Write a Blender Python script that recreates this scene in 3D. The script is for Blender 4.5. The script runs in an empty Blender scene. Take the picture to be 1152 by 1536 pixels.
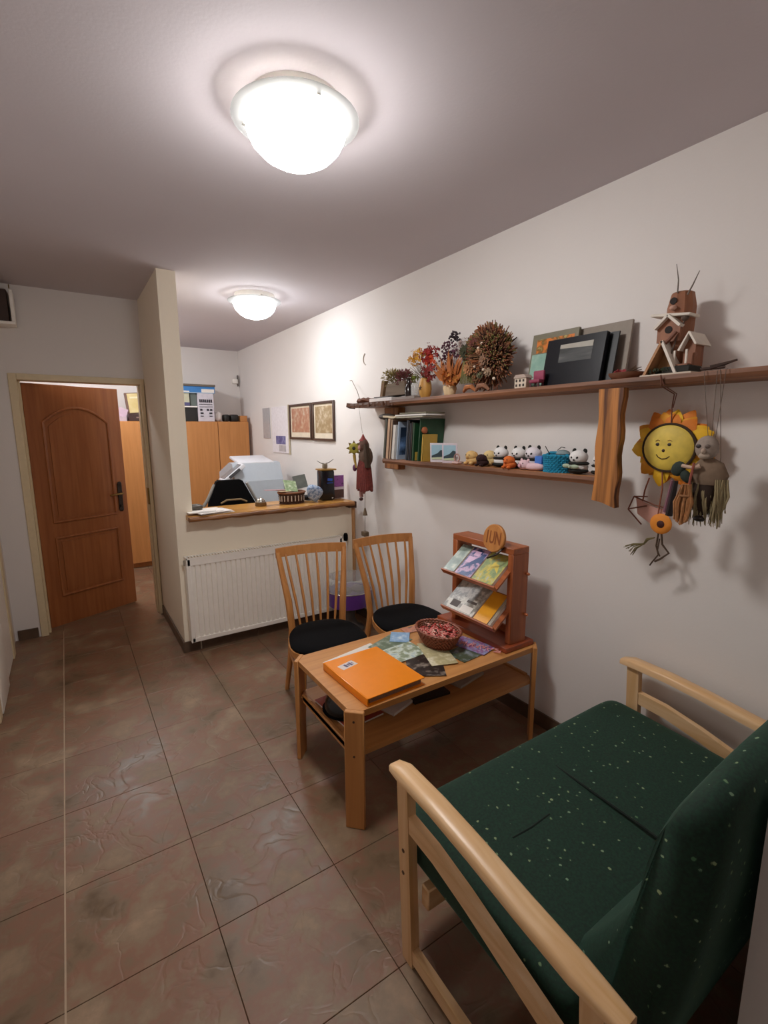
import bpy, bmesh, math, random
from mathutils import Vector, Matrix, Euler
random.seed(7)
R_ = random.Random(11)
PI = math.pi
sc = bpy.context.scene
C = sc.collection

# ------------------------------------------------------------------ camera
cam_d = bpy.data.cameras.new('camera')
cam = bpy.data.objects.new('camera', cam_d); C.objects.link(cam)
YAW, PITCH, ROLL = 0.58089, -0.170285, -0.004168
cy, sy, cp, sp, cr, sr = (math.cos(YAW), math.sin(YAW), math.cos(PITCH), math.sin(PITCH), math.cos(ROLL), math.sin(ROLL))
F = Vector((sy*cp, cy*cp, sp)); r0 = Vector((cy, -sy, 0)); u0 = r0.cross(F)
rr = cr*r0 + sr*u0; uu = -sr*r0 + cr*u0
cam.matrix_world = Matrix(((rr.x, uu.x, -F.x, 0), (rr.y, uu.y, -F.y, 0), (rr.z, uu.z, -F.z, 1.6), (0, 0, 0, 1)))
cam_d.sensor_fit = 'VERTICAL'; cam_d.sensor_height = 32.0
cam_d.lens = 722.65/1536*32.0
cam_d.clip_start = 0.02
sc.camera = cam

# ------------------------------------------------------------------ world, light levels, exposure
w = bpy.data.worlds.new('world'); sc.world = w; w.use_nodes = True
w.node_tree.nodes['Background'].inputs[0].default_value = (0.5, 0.5, 0.55, 1)
w.node_tree.nodes['Background'].inputs[1].default_value = 0.02
LAMP1, LAMP2, ADDED_LAMP = 90.0, 70.0, 95.0
COL1, COL2 = (1.0, 0.975, 0.955), (0.94, 0.965, 1.0)
sc.cycles.max_bounces = 16
sc.cycles.diffuse_bounces = 10
sc.view_settings.view_transform = 'Standard'
sc.view_settings.look = 'None'
sc.view_settings.exposure = 0.0
sc.view_settings.gamma = 1.0
sc.view_settings.use_curve_mapping = False

# ------------------------------------------------------------------ helpers
def lin(c):
    if isinstance(c, str):
        c = [int(c[i:i+2], 16)/255 for i in (0, 2, 4)]
    else:
        c = [v/255 for v in c]
    return tuple(v/12.92 if v <= .04045 else ((v+.055)/1.055)**2.4 for v in c) + (1,)
MC = {}
def nt(name):
    m = bpy.data.materials.new(name); m.use_nodes = True
    t = m.node_tree; b = t.nodes['Principled BSDF']
    return m, t, b
def N(t, typ, **kw):
    n = t.nodes.new(typ)
    for k, v in kw.items(): setattr(n, k, v)
    return n
def ramp(t, stops, interp='LINEAR'):
    n = t.nodes.new('ShaderNodeValToRGB'); n.color_ramp.interpolation = interp
    e = n.color_ramp.elements
    while len(e) < len(stops): e.new(1.0)
    for i, (p, c) in enumerate(stops):
        e[i].position = p; e[i].color = lin(c) if not (isinstance(c, tuple) and len(c) == 4) else c
    return n
def coords(t, scale=(1, 1, 1), rot=(0, 0, 0), kind='Object'):
    tc = N(t, 'ShaderNodeTexCoord'); mp = N(t, 'ShaderNodeMapping')
    mp.inputs['Scale'].default_value = scale; mp.inputs['Rotation'].default_value = rot
    t.links.new(tc.outputs[kind], mp.inputs[0]); return mp
def bump(t, b, src, strength=.2, dist=.002):
    n = N(t, 'ShaderNodeBump'); n.inputs['Strength'].default_value = strength; n.inputs['Distance'].default_value = dist
    t.links.new(src, n.inputs['Height']); t.links.new(n.outputs[0], b.inputs['Normal'])
def flat(col, rough=.6, metal=0, var=.06, scale=30, bs=.1, key=None):
    k = ('f', str(col), rough, metal, var, scale, bs)
    if k in MC: return MC[k]
    m, t, b = nt('surface')
    mp = coords(t, (scale,)*3)
    nz = N(t, 'ShaderNodeTexNoise'); nz.inputs['Scale'].default_value = 1; nz.inputs['Detail'].default_value = 3
    t.links.new(mp.outputs[0], nz.inputs['Vector'])
    c = lin(col)
    rp = ramp(t, [(.3, tuple(x*(1-var) for x in c[:3])+(1,)), (.7, tuple(min(1, x*(1+var)) for x in c[:3])+(1,))])
    t.links.new(nz.outputs['Fac'], rp.inputs[0]); t.links.new(rp.outputs[0], b.inputs['Base Color'])
    b.inputs['Roughness'].default_value = rough; b.inputs['Metallic'].default_value = metal
    if bs: bump(t, b, nz.outputs['Fac'], bs)
    MC[k] = m; return m
def wood(col, dark, axis='x', rough=.4, scale=1.0, contrast=1.0, bs=.1):
    k = ('w', col, dark, axis, rough, scale, contrast)
    if k in MC: return MC[k]
    m, t, b = nt('wood')
    s = {'x': (1.2, 22, 22), 'y': (22, 1.2, 22), 'z': (22, 22, 1.2)}[axis]
    mp = coords(t, tuple(v*scale for v in s))
    nz = N(t, 'ShaderNodeTexNoise'); nz.inputs['Scale'].default_value = 1.5; nz.inputs['Detail'].default_value = 6; nz.inputs['Distortion'].default_value = .6
    t.links.new(mp.outputs[0], nz.inputs['Vector'])
    lo = .5-.22/contrast; hi = .5+.22/contrast
    rp = ramp(t, [(lo, dark), (hi, col)])
    t.links.new(nz.outputs['Fac'], rp.inputs[0]); t.links.new(rp.outputs[0], b.inputs['Base Color'])
    b.inputs['Roughness'].default_value = rough
    bump(t, b, nz.outputs['Fac'], bs, .001)
    MC[k] = m; return m
def pic(cols, scale=14, seed=0, rough=.35, stretch=(1, 1, 1)):
    k = ('p', tuple(cols), scale, seed, rough, stretch)
    if k in MC: return MC[k]
    m, t, b = nt('print')
    mp = coords(t, tuple(scale*s for s in stretch)); mp.inputs['Location'].default_value = (seed*3.7, seed*1.9, seed*.7)
    nz = N(t, 'ShaderNodeTexNoise'); nz.inputs['Scale'].default_value = 1; nz.inputs['Detail'].default_value = 4; nz.inputs['Roughness'].default_value = .55
    t.links.new(mp.outputs[0], nz.inputs['Vector'])
    n = len(cols)
    rp = ramp(t, [(.32+.36*i/max(1, n-1) if i else 0, c) for i, c in enumerate(cols)], 'LINEAR')
    t.links.new(nz.outputs['Fac'], rp.inputs[0]); t.links.new(rp.outputs[0], b.inputs['Base Color'])
    b.inputs['Roughness'].default_value = rough
    MC[k] = m; return m

class MB:
    def __init__(s): s.bm = bmesh.new()
    def _t(s, vs, M):
        for v in vs: v.co = M @ v.co
    def box(s, c, size, rot=None, bev=0, seg=1):
        r = bmesh.ops.create_cube(s.bm, size=1)['verts']
        for v in r: v.co = Vector((v.co.x*size[0], v.co.y*size[1], v.co.z*size[2]))
        if bev:
            es = list({e for v in r for e in v.link_edges})
            r2 = bmesh.ops.bevel(s.bm, geom=es, offset=bev, segments=seg, affect='EDGES', profile=.5)
            r = list({v for v in r2['verts']} | {v for v in r if v.is_valid})
        M = Matrix.Translation(c)
        if rot is not None: M = M @ (rot if isinstance(rot, Matrix) else Euler(rot).to_matrix().to_4x4())
        s._t(r, M); return s
    def b2(s, x0, x1, y0, y1, z0, z1, bev=0, seg=1):
        return s.box(((x0+x1)/2, (y0+y1)/2, (z0+z1)/2), (abs(x1-x0), abs(y1-y0), abs(z1-z0)), None, bev, seg)
    def tube(s, pts, r, n=8, cap=True, flat=1.0):
        pts = [Vector(p) for p in pts]; m = len(pts)
        rs = r if isinstance(r, (list, tuple)) else [r]*m
        rings = []; up = None
        for i, p in enumerate(pts):
            d = (pts[min(i+1, m-1)]-pts[max(i-1, 0)])
            if d.length < 1e-9: d = Vector((0, 0, 1))
            d.normalize()
            if up is None: up = Vector((0, 0, 1)) if abs(d.z) < .9 else Vector((1, 0, 0))
            a = up - d*up.dot(d)
            if a.length < 1e-6: a = d.orthogonal()
            a.normalize(); b = d.cross(a); up = a
            rings.append([s.bm.verts.new(p + rs[i]*(math.cos(2*PI*j/n)*a*flat + math.sin(2*PI*j/n)*b)) for j in range(n)])
        for i in range(m-1):
            for j in range(n):
                s.bm.faces.new((rings[i][j], rings[i][(j+1) % n], rings[i+1][(j+1) % n], rings[i+1][j]))
        if cap:
            s.bm.faces.new(rings[0][::-1]); s.bm.faces.new(rings[-1])
        return s
    def cyl(s, p0, p1, r0, r1=None, n=16): return s.tube([p0, p1], [r0, r0 if r1 is None else r1], n)
    def ring(s, c, R, r, axis='z', n=24, k=6, a0=0, a1=2*PI, sx=1, sy=1, rot=None):
        full = abs(a1-a0-2*PI) < 1e-6
        pts = []
        for i in range(n + (0 if full else 1)):
            a = a0+(a1-a0)*i/n; u, v = math.cos(a)*R*sx, math.sin(a)*R*sy
            p = {'z': Vector((u, v, 0)), 'x': Vector((0, u, v)), 'y': Vector((u, 0, v))}[axis]
            if rot is not None: p = rot @ p
            pts.append(p+Vector(c))
        if full: pts.append(pts[0].copy()); 
        return s.tube(pts, r, k, cap=not full)
    def ell(s, c, rad, rot=None, n=14, e1=1, e2=1):
        def p(x, e): return math.copysign(abs(x)**e, x)
        m = max(6, n//2); rows = []
        M = Matrix.Translation(c)
        if rot is not None: M = M @ (rot if isinstance(rot, Matrix) else Euler(rot).to_matrix().to_4x4())
        top = s.bm.verts.new(M @ Vector((0, 0, rad[2]))); bot = s.bm.verts.new(M @ Vector((0, 0, -rad[2])))
        for i in range(1, m):
            th = PI/2-PI*i/m; row = []
            for j in range(n):
                ph = 2*PI*j/n
                row.append(s.bm.verts.new(M @ Vector((rad[0]*p(math.cos(th), e1)*p(math.cos(ph), e2), rad[1]*p(math.cos(th), e1)*p(math.sin(ph), e2), rad[2]*p(math.sin(th), e1)))))
            rows.append(row)
        for j in range(n):
            s.bm.faces.new((top, rows[0][j], rows[0][(j+1) % n])); s.bm.faces.new((bot, rows[-1][(j+1) % n], rows[-1][j]))
            for i in range(len(rows)-1):
                s.bm.faces.new((rows[i][j], rows[i+1][j], rows[i+1][(j+1) % n], rows[i][(j+1) % n]))
        return s
    def lathe(s, prof, c=(0, 0, 0), n=24, rot=None, sx=1, sy=1, cap0=False, cap1=False):
        M = Matrix.Translation(c)
        if rot is not None: M = M @ (rot if isinstance(rot, Matrix) else Euler(rot).to_matrix().to_4x4())
        rows = [[s.bm.verts.new(M @ Vector((r*math.cos(2*PI*j/n)*sx, r*math.sin(2*PI*j/n)*sy, z))) for j in range(n)] for r, z in prof]
        for i in range(len(rows)-1):
            for j in range(n):
                s.bm.faces.new((rows[i][j], rows[i][(j+1) % n], rows[i+1][(j+1) % n], rows[i+1][j]))
        if cap0: s.bm.faces.new(rows[0][::-1])
        if cap1: s.bm.faces.new(rows[-1])
        return s
    def prism(s, pts, h, M=None, axis='z'):
        # polygon pts (2d) extruded by h; axis z: (x,y)->xy ; x: (y,z) plane ; y: (x,z) plane ; h=(lo,hi)
        def P(u, v, w):
            q = {'z': Vector((u, v, w)), 'x': Vector((w, u, v)), 'y': Vector((u, w, v))}[axis]
            return M @ q if M is not None else q
        a = [s.bm.verts.new(P(u, v, h[0])) for u, v in pts]; b = [s.bm.verts.new(P(u, v, h[1])) for u, v in pts]
        n = len(pts)
        s.bm.faces.new(a[::-1]); s.bm.faces.new(b)
        for i in range(n): s.bm.faces.new((a[i], a[(i+1) % n], b[(i+1) % n], b[i]))
        return s
    def poly(s, pts):
        s.bm.faces.new([s.bm.verts.new(Vector(p)) for p in pts]); return s
    def xform(s, M):
        for v in s.bm.verts: v.co = M @ v.co
        return s
    def build(s, name, mat, parent=None, loc=None, world=True, smooth=True, ang=40, kind=None, label=None):
        bmesh.ops.recalc_face_normals(s.bm, faces=s.bm.faces)
        me = bpy.data.meshes.new(name)
        off = Vector((0, 0, 0))
        if parent is not None and world:
            p = parent
            while p: off += p.location; p = p.parent
        if parent is None and loc is not None: off = Vector(loc)
        if off.length:
            for v in s.bm.verts: v.co -= off
        s.bm.to_mesh(me); s.bm.free()
        if smooth:
            me.shade_smooth(); me.set_sharp_from_angle(angle=math.radians(ang))
        me.materials.append(mat)
        o = bpy.data.objects.new(name, me); C.objects.link(o)
        if parent is not None: o.parent = parent
        elif loc is not None: o.location = loc
        if kind: o['kind'] = kind
        if label: o['label'] = label
        return o

def tag(o, label, cat, group=None):
    o['label'] = label; o['category'] = cat
    if group: o['group'] = group
    return o
def thing(name, label, cat, loc=(0, 0, 0), rz=0, group=None):
    o = bpy.data.objects.new(name, None); C.objects.link(o); o.empty_display_size = .05
    o.location = loc; o.rotation_euler = (0, 0, rz); return tag(o, label, cat, group)
def copy_part(o, parent, loc=None):
    c = o.copy(); C.objects.link(c); c.parent = parent
    if loc is not None: c.location = loc
    return c
def copy_tree(o, parent=None):
    c = o.copy(); C.objects.link(c)
    if parent: c.parent = parent
    for ch in list(o.children): copy_tree(ch, c)
    return c
def struct(name, mb, mat, **kw):
    o = mb.build(name, mat, kind='structure', smooth=False, **kw); return o
def text(name, s, size, mat, parent, M, depth=.001, bold=0):
    cu = bpy.data.curves.new(name, 'FONT'); cu.body = s; cu.size = size; cu.extrude = depth; cu.align_x = 'CENTER'; cu.align_y = 'CENTER'; cu.offset = bold
    cu.resolution_u = 2
    t = bpy.data.objects.new(name, cu); C.objects.link(t)
    bpy.context.view_layer.update()
    me = bpy.data.meshes.new_from_object(t.evaluated_get(bpy.context.evaluated_depsgraph_get()))
    bpy.data.objects.remove(t); bpy.data.curves.remove(cu)
    off = Vector((0, 0, 0)); p = parent
    while p: off += p.location; p = p.parent
    me.transform(Matrix.Translation(-off) @ M); me.materials.clear(); me.materials.append(mat)
    o = bpy.data.objects.new(name, me); C.objects.link(o); o.parent = parent; return o
def frame(o, xd, yd):
    xd = Vector(xd).normalized(); yd = Vector(yd).normalized(); z = xd.cross(yd).normalized()
    M = Matrix((xd, z.cross(xd), z)).transposed().to_4x4(); M.translation = Vector(o); return M

# ------------------------------------------------------------------ materials
def wall_mat(col, name):
    m, t, b = nt(name)
    mp = coords(t, (1, 1, 1))
    n1 = N(t, 'ShaderNodeTexNoise'); n1.inputs['Scale'].default_value = 1.3; n1.inputs['Detail'].default_value = 4
    n2 = N(t, 'ShaderNodeTexNoise'); n2.inputs['Scale'].default_value = 90; n2.inputs['Detail'].default_value = 3
    t.links.new(mp.outputs[0], n1.inputs['Vector']); t.links.new(mp.outputs[0], n2.inputs['Vector'])
    c = lin(col)
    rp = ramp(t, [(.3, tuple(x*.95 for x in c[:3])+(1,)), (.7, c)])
    t.links.new(n1.outputs['Fac'], rp.inputs[0]); t.links.new(rp.outputs[0], b.inputs['Base Color'])
    b.inputs['Roughness'].default_value = .9
    bump(t, b, n2.outputs['Fac'], .25, .0015)
    return m
WALL = wall_mat((228, 223, 219), 'wall_plaster')
WALLB = wall_mat((246, 236, 216), 'beige_plaster')
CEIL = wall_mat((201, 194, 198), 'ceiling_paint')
def tile_mat():
    m, t, b = nt('slate_tile')
    mp = coords(t, (1, 1, 1), kind='Generated')
    tc = N(t, 'ShaderNodeNewGeometry')
    oi = N(t, 'ShaderNodeObjectInfo')
    n1 = N(t, 'ShaderNodeTexNoise'); n1.inputs['Scale'].default_value = 5; n1.inputs['Detail'].default_value = 6; n1.inputs['Roughness'].default_value = .6
    n2 = N(t, 'ShaderNodeTexNoise'); n2.inputs['Scale'].default_value = 5.5; n2.inputs['Detail'].default_value = 3; n2.inputs['Distortion'].default_value = .9
    t.links.new(tc.outputs['Position'], n1.inputs['Vector']); t.links.new(tc.outputs['Position'], n2.inputs['Vector'])
    rp = ramp(t, [(.28, '624f3a'), (.41, '7b6650'), (.5, '84604b'), (.58, '857058'), (.75, 'a3876c')])
    mx = N(t, 'ShaderNodeMix', data_type='RGBA'); mx.blend_type = 'MULTIPLY'; mx.inputs['Factor'].default_value = 1
    r2 = ramp(t, [(0, (238, 234, 230)), (1, (255, 252, 250))])
    t.links.new(oi.outputs['Random'], r2.inputs[0])
    t.links.new(n1.outputs['Fac'], rp.inputs[0]); t.links.new(rp.outputs[0], mx.inputs['A']); t.links.new(r2.outputs[0], mx.inputs['B'])
    t.links.new(mx.outputs['Result'], b.inputs['Base Color'])
    rg = ramp(t, [(.3, (.28,)*3+(1,)), (.7, (.55,)*3+(1,))]); t.links.new(n1.outputs['Fac'], rg.inputs[0]); t.links.new(rg.outputs[0], b.inputs['Roughness'])
    # ridged relief: wavy slate veins
    ma = N(t, 'ShaderNodeMath', operation='SUBTRACT'); ma.inputs[1].default_value = .5; t.links.new(n2.outputs['Fac'], ma.inputs[0])
    mb = N(t, 'ShaderNodeMath', operation='ABSOLUTE'); t.links.new(ma.outputs[0], mb.inputs[0])
    rr_ = ramp(t, [(0, (0, 0, 0, 1)), (.035, (.8, .8, .8, 1)), (.2, (1, 1, 1, 1))]); t.links.new(mb.outputs[0], rr_.inputs[0])
    ad = N(t, 'ShaderNodeMath', operation='MULTIPLY_ADD'); ad.inputs[1].default_value = .8
    t.links.new(n1.outputs['Fac'], ad.inputs[0]); t.links.new(rr_.outputs[0], ad.inputs[2])
    bump(t, b, ad.outputs[0], .3, .0025)
    return m
TILE = tile_mat()
SKIRT = flat('5b4839', .4, 0, .2, 12)
GROUT = flat('665546', .9)
PALE_STRIP = flat('a8927a', .8)
BEECH = lambda ax='x': wood('eac69a', 'd6a872', ax, .35)
TABLEW = lambda ax='x': wood('cd9357', 'b57a42', ax, .38)
CHAIRW = lambda ax='z': wood('c98c50', 'b0743c', ax, .35)
CABW = wood('c98a4e', 'b87b42', 'z', .5)
DOORW = wood('a5663a', '8c5029', 'z', .38)
CHERRY = lambda ax='z': wood('b8683a', '8f4c28', ax, .4)
RUST = lambda ax='y': wood('b0743f', '5a3018', ax, .55, .7, 1.3, .4)
CREAM = flat('d9c8a4', .45, 0, .03)
WHITE = flat('f6f2ea', .4, 0, .02)
PAPER = flat('e9e4dc', .7, 0, .03)
BLACK = flat('08080a', .9, 0, .2, 200)
DARK = flat('1a1613', .5)
BLACK.node_tree.nodes['Principled BSDF'].inputs['Specular IOR Level'].default_value = .15
BRASS = flat('8a7245', .3, .9)
IRON = flat('3a3330', .35, .8)
CHROME = flat('c8c4bb', .2, .9)

# ------------------------------------------------------------------ structure
WX, CZ = 2.03, 2.62
LX = -.46
floor = struct('floor', MB().b2(-.6, 2.15, -1.3, 6.75, -.12, -.006), GROUT)
P = .42
x_lines = [-.57+P*i for i in range(8)]
tm = None
for i in range(7):
    for j in range(19):
        x0 = -.57+P*i; y0 = -1.12-.42+.42+P*j
        if y0+P > 6.9: continue
        if tm is None:
            o = MB().b2(-P/2+.0009, P/2-.0009, -P/2+.0009, P/2-.0009, -.012, 0, bev=.0012).build('floor_tile', TILE, floor, world=False, smooth=False)
            tm = o
        else:
            o = copy_part(tm, floor)
        o.location = (x0+P/2, y0+P/2, 0)
MB().b2(-.1525, -.1475, -1.2, 4.5, -.006, .0004).build('joint_strip', PALE_STRIP, floor, smooth=False, label='pale straight joint strip')  # pale line along one floor joint
struct('wall_right', MB().b2(WX, WX+.12, -1.3, 6.75, -.01, CZ), WALL)
struct('wall_left', MB().b2(LX-.12, LX, -1.3, 6.75, -.01, CZ), WALL)
struct('wall_back', MB().b2(LX, WX, 6.6, 6.72, -.01, CZ), WALL)
struct('wall_front', MB().b2(LX, WX, -1.3, -1.18, -.01, CZ), WALL)
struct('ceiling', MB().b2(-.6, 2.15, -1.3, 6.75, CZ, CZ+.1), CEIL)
struct('wall_near', MB().b2(1.04, WX, .12, .27, -.01, CZ), WALL)
# partition pillar and counter wall
struct('wall_partition', MB().b2(.595, .71, 3.55, 4.60, -.01, CZ), WALLB)
struct('wall_counter', MB().b2(.71, WX, 3.55, 3.67, -.01, .975), WALLB)
dw = MB()
dw.b2(LX, -.25, 4.48, 4.60, -.01, CZ); dw.b2(-.25, .595, 4.48, 4.60, 1.975, CZ)
struct('wall_door', dw, WALL)
# skirtings, made of tile pieces
def skirt(name, x0, y0, x1, y1, nx, ny, L=.42, h=.08):
    d = Vector((x1-x0, y1-y0, 0)); tot = d.length; d.normalize(); n = Vector((nx, ny, 0))
    root = None; k = 0; s = 0
    base = MB(); c = Vector(((x0+x1)/2, (y0+y1)/2, h/2-.002))+n*.003
    sz = (abs(x1-x0)+.006*abs(nx), abs(y1-y0)+.006*abs(ny), h-.006)
    root = struct(name, base.box(c, sz), GROUT)
    while s < tot-.01:
        e = min(tot, s+L)
        a = Vector((x0, y0, 0))+d*(s+.0015); b = Vector((x0, y0, 0))+d*(e-.0015)
        m = MB(); cc = (a+b)/2+n*.007+Vector((0, 0, h/2))
        m.box(cc, (abs(b.x-a.x)+.01*abs(nx), abs(b.y-a.y)+.01*abs(ny), h))
        m.build('skirting_tile', SKIRT, root, smooth=False)
        s = e
skirt('baseboard_right', WX, 1.0, WX, 3.54, -1, 0)
skirt('baseboard_counter', .71, 3.55, WX-.02, 3.55, 0, -1)
skirt('baseboard_partition', .595, 3.55, .595, 4.46, -1, 0)
skirt('baseboard_pillar', .58, 3.55, .70, 3.55, 0, -1)
skirt('baseboard_door', LX+.02, 4.48, -.31, 4.48, 0, -1)
skirt('baseboard_left', LX, 0, LX, 3.0, 1, 0)

# door 1: frame + leaf
d1 = thing('door_1', 'brown wooden door with arched panel standing ajar in cream frame', 'door', (-.235, 4.56, 0)); d1['kind'] = 'structure'
for k in ('label', 'category'): del d1[k]
f = MB(); f.b2(-.295, -.245, 4.466, 4.615, 0, 2.01, .003); f.b2(.562, .59, 4.466, 4.615, 0, 1.97, .003); f.b2(-.245, .594, 4.466, 4.615, 1.965, 2.01, .003)
f.b2(-.245, -.232, 4.53, 4.615, 0, 1.965); f.b2(.552, .562, 4.53, 4.615, 0, 1.965)
f.build('door_frame', CREAM, d1, smooth=False)
sk = MB(); sk.b2(.548, .562, 4.47, 4.53, .98, 1.12); sk.build('strike_plate', BRASS, d1)
# leaf built locally: hinge at origin, leaf along +x, rotate by angle
ang = math.radians(26)
LM = Matrix.Translation((-.23, 4.585, 0)) @ Matrix.Rotation(ang, 4, 'Z')
leafW = .735
lf = MB(); lf.b2(0, leafW, 0, .04, .012, 1.955, .003); lf.xform(LM); leaf = lf.build('door_leaf', DOORW, d1)
def arch(x0, x1, z0, z1, rise, n=14):
    pts = [(x0, z0), (x1, z0)]
    for i in range(n+1):
        a = i/n; x = x1+(x0-x1)*a; pts.append((x, z1+rise*(1-(2*a-1)**2)))
    return pts
for z0, z1, rise in ((.87, 1.66, .12), (.26, .74, 0)):
    p = arch(.115, leafW-.115, z0, z1, rise) if rise else [(.115, z0), (leafW-.115, z0), (leafW-.115, z1), (.115, z1)]
    m = MB(); pts = [(u, -.003, v) for u, v in p]; pts.append(pts[0])
    # moulding
    for i in range(len(pts)-1):
        a, b = Vector(pts[i]), Vector(pts[i+1])
        m.cyl(a, b, .011, n=8)
        m.ell(a, (.011,)*3, n=8)
    m.xform(LM); m.build('panel_moulding', DOORW, leaf)
    inn = [(u+(.03 if u < .3 else -.03)*1.0, v) for u, v in p] if not rise else arch(.15, leafW-.15, z0+.035, z1-.03, rise*.9)
    if not rise: inn = [(.15, z0+.035), (leafW-.15, z0+.035), (leafW-.15, z1-.035), (.15, z1-.035)]
    m = MB().prism(inn, (-.007, .0), axis='y'); m.xform(LM); m.build('raised_panel', DOORW, leaf, smooth=False)
h = MB(); h.b2(leafW-.085, leafW-.045, -.010, 0, .90, 1.13, .003); h.ell((leafW-.065, -.008, 1.13), (.02, .006, .02)); h.ell((leafW-.065, -.008, .90), (.02, .006, .02))
h.xform(LM); hp = h.build('handle_plate', IRON, leaf)
h = MB().tube([(leafW-.065, -.008, 1.045), (leafW-.065, -.05, 1.045), (leafW-.09, -.055, 1.045), (leafW-.18, -.05, 1.04)], [.009, .009, .01, .007], 8)
h.xform(LM); h.build('lever_handle', BRASS, leaf)
h = MB().tube([(leafW-.065, .04, 1.045), (leafW-.065, .09, 1.045), (leafW-.17, .09, 1.04)], .008, 8); h.xform(LM); h.build('lever_handle', BRASS, leaf)
h = MB().cyl((leafW-.065, -.012, .93), (leafW-.065, -.02, .93), .012); h.xform(LM); h.build('key_cylinder', IRON, leaf)
for z in (.25, 1.7):
    MB().cyl((-.238, 4.572, z), (-.238, 4.572, z+.09), .008, n=8).build('hinge', BRASS, d1)
# door 2 in left wall: cream frame and white leaf
d2 = bpy.data.objects.new('door_2', None); C.objects.link(d2); d2.location = (LX, 3.9, 0); d2['kind'] = 'structure'
m = MB(); m.b2(LX-.01, LX+.02, 4.12, 4.22, 0, 1.22, .003); m.b2(LX-.01, LX+.02, 3.20, 3.28, 0, 2.05, .003); m.build('door_frame', CREAM, d2, smooth=False)
m = MB(); m.b2(LX-.005, LX+.012, 3.28, 4.12, .01, 2.0, .003); m.build('door_leaf', WHITE, d2, smooth=False)
# white box low on the left wall
pb = MB().b2(LX+.012, LX+.024, 3.30, 3.68, .005, .42, .004, 2)
tag(pb.build('wall_panel_heater', WHITE, loc=(LX+.02, 3.5, 0)), 'white low panel on the left wall, cut by the left picture edge', 'heater')

# ------------------------------------------------------------------ vent / meter box high on door wall
t = thing('wall_speaker_box', 'white open wall box with dark brown inside above the brown door', 'box', (-.28, 4.44, 2.33))
m = MB(); m.b2(-.44, -.20, 4.46, 4.48, 2.335, 2.555); m.b2(-.44, -.20, 4.34, 4.48, 2.325, 2.345, .003); m.b2(-.222, -.20, 4.36, 4.48, 2.345, 2.56, .003); m.build('box_shell', WHITE, t, smooth=False)
MB().b2(-.44, -.235, 4.37, 4.46, 2.347, 2.56, .004).build('dark_insert', flat('3d2a20', .6), t)
MB().ring((-.215, 4.35, 2.575), .012, .003, 'x', 12).build('hook', BRASS, t)

# ------------------------------------------------------------------ ceiling lamps
def emis(col, s):
    m, t, b = nt('lamp_glow'); b.inputs['Base Color'].default_value = (.9, .9, .9, 1)
    b.inputs['Emission Color'].default_value = (*col, 1)
    g = N(t, 'ShaderNodeNewGeometry'); sx_ = N(t, 'ShaderNodeSeparateXYZ'); t.links.new(g.outputs['Normal'], sx_.inputs[0])
    mr = N(t, 'ShaderNodeMapRange'); mr.inputs['From Min'].default_value = -.05; mr.inputs['From Max'].default_value = -.9
    mr.inputs['To Min'].default_value = s*.17; mr.inputs['To Max'].default_value = s; t.links.new(sx_.outputs['Z'], mr.inputs['Value'])
    t.links.new(mr.outputs[0], b.inputs['Emission Strength']); return m
def plate_glass():
    m, t, b = nt('rim_glass'); b.inputs['Base Color'].default_value = (.4, .42, .415, 1); b.inputs['Roughness'].default_value = .3
    tr = N(t, 'ShaderNodeBsdfTransparent'); m2 = N(t, 'ShaderNodeMixShader'); m2.inputs[0].default_value = .54
    t.links.new(b.outputs[0], m2.inputs[1]); t.links.new(tr.outputs[0], m2.inputs[2])
    t.links.new(m2.outputs[0], t.nodes['Material Output'].inputs['Surface']); return m
PG = plate_glass()
for k, (x, y, s, col, lab) in enumerate(((.72, 1.60, LAMP1, COL1, 'lit round glass ceiling lamp nearest the viewer above the table'), (1.33, 3.83, LAMP2, COL2, 'lit round glass ceiling lamp in the back room behind the counter'), (.35, 5.40, ADDED_LAMP, COL2, 'added unseen ceiling lamp brightening the back room from its far left, behind the partition'))):  # last lamp is added out of view to brighten the dark back room
    t = thing('ceiling_lamp', lab, 'lamp', (x, y, CZ))
    MB().lathe([(.0, 0), (.15, 0), (.152, -.05), (.148, -.057), (0, -.057)], (x, y, CZ), 32).build('lamp_base', WHITE, t)
    MB().lathe([(.125, -.057), (.165, -.052), (.198, -.045), (.202, -.048), (.198, -.052), (.165, -.057), (.125, -.060)], (x, y, CZ), 48).build('glass_rim', PG, t)
    prof = [(.160, -.058), (.160, -.068), (.155, -.090), (.141, -.116), (.115, -.142), (.080, -.162), (.04, -.173), (.004, -.176)]
    MB().lathe(prof, (x, y, CZ), 40, cap1=True).build('glass_bowl', emis(col, s), t)
    for a in (.5, 2.6, 4.7): MB().box((x+.165*math.cos(a), y+.165*math.sin(a), CZ-.045), (.012, .012, .03)).build('clip', CHROME, t)

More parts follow.
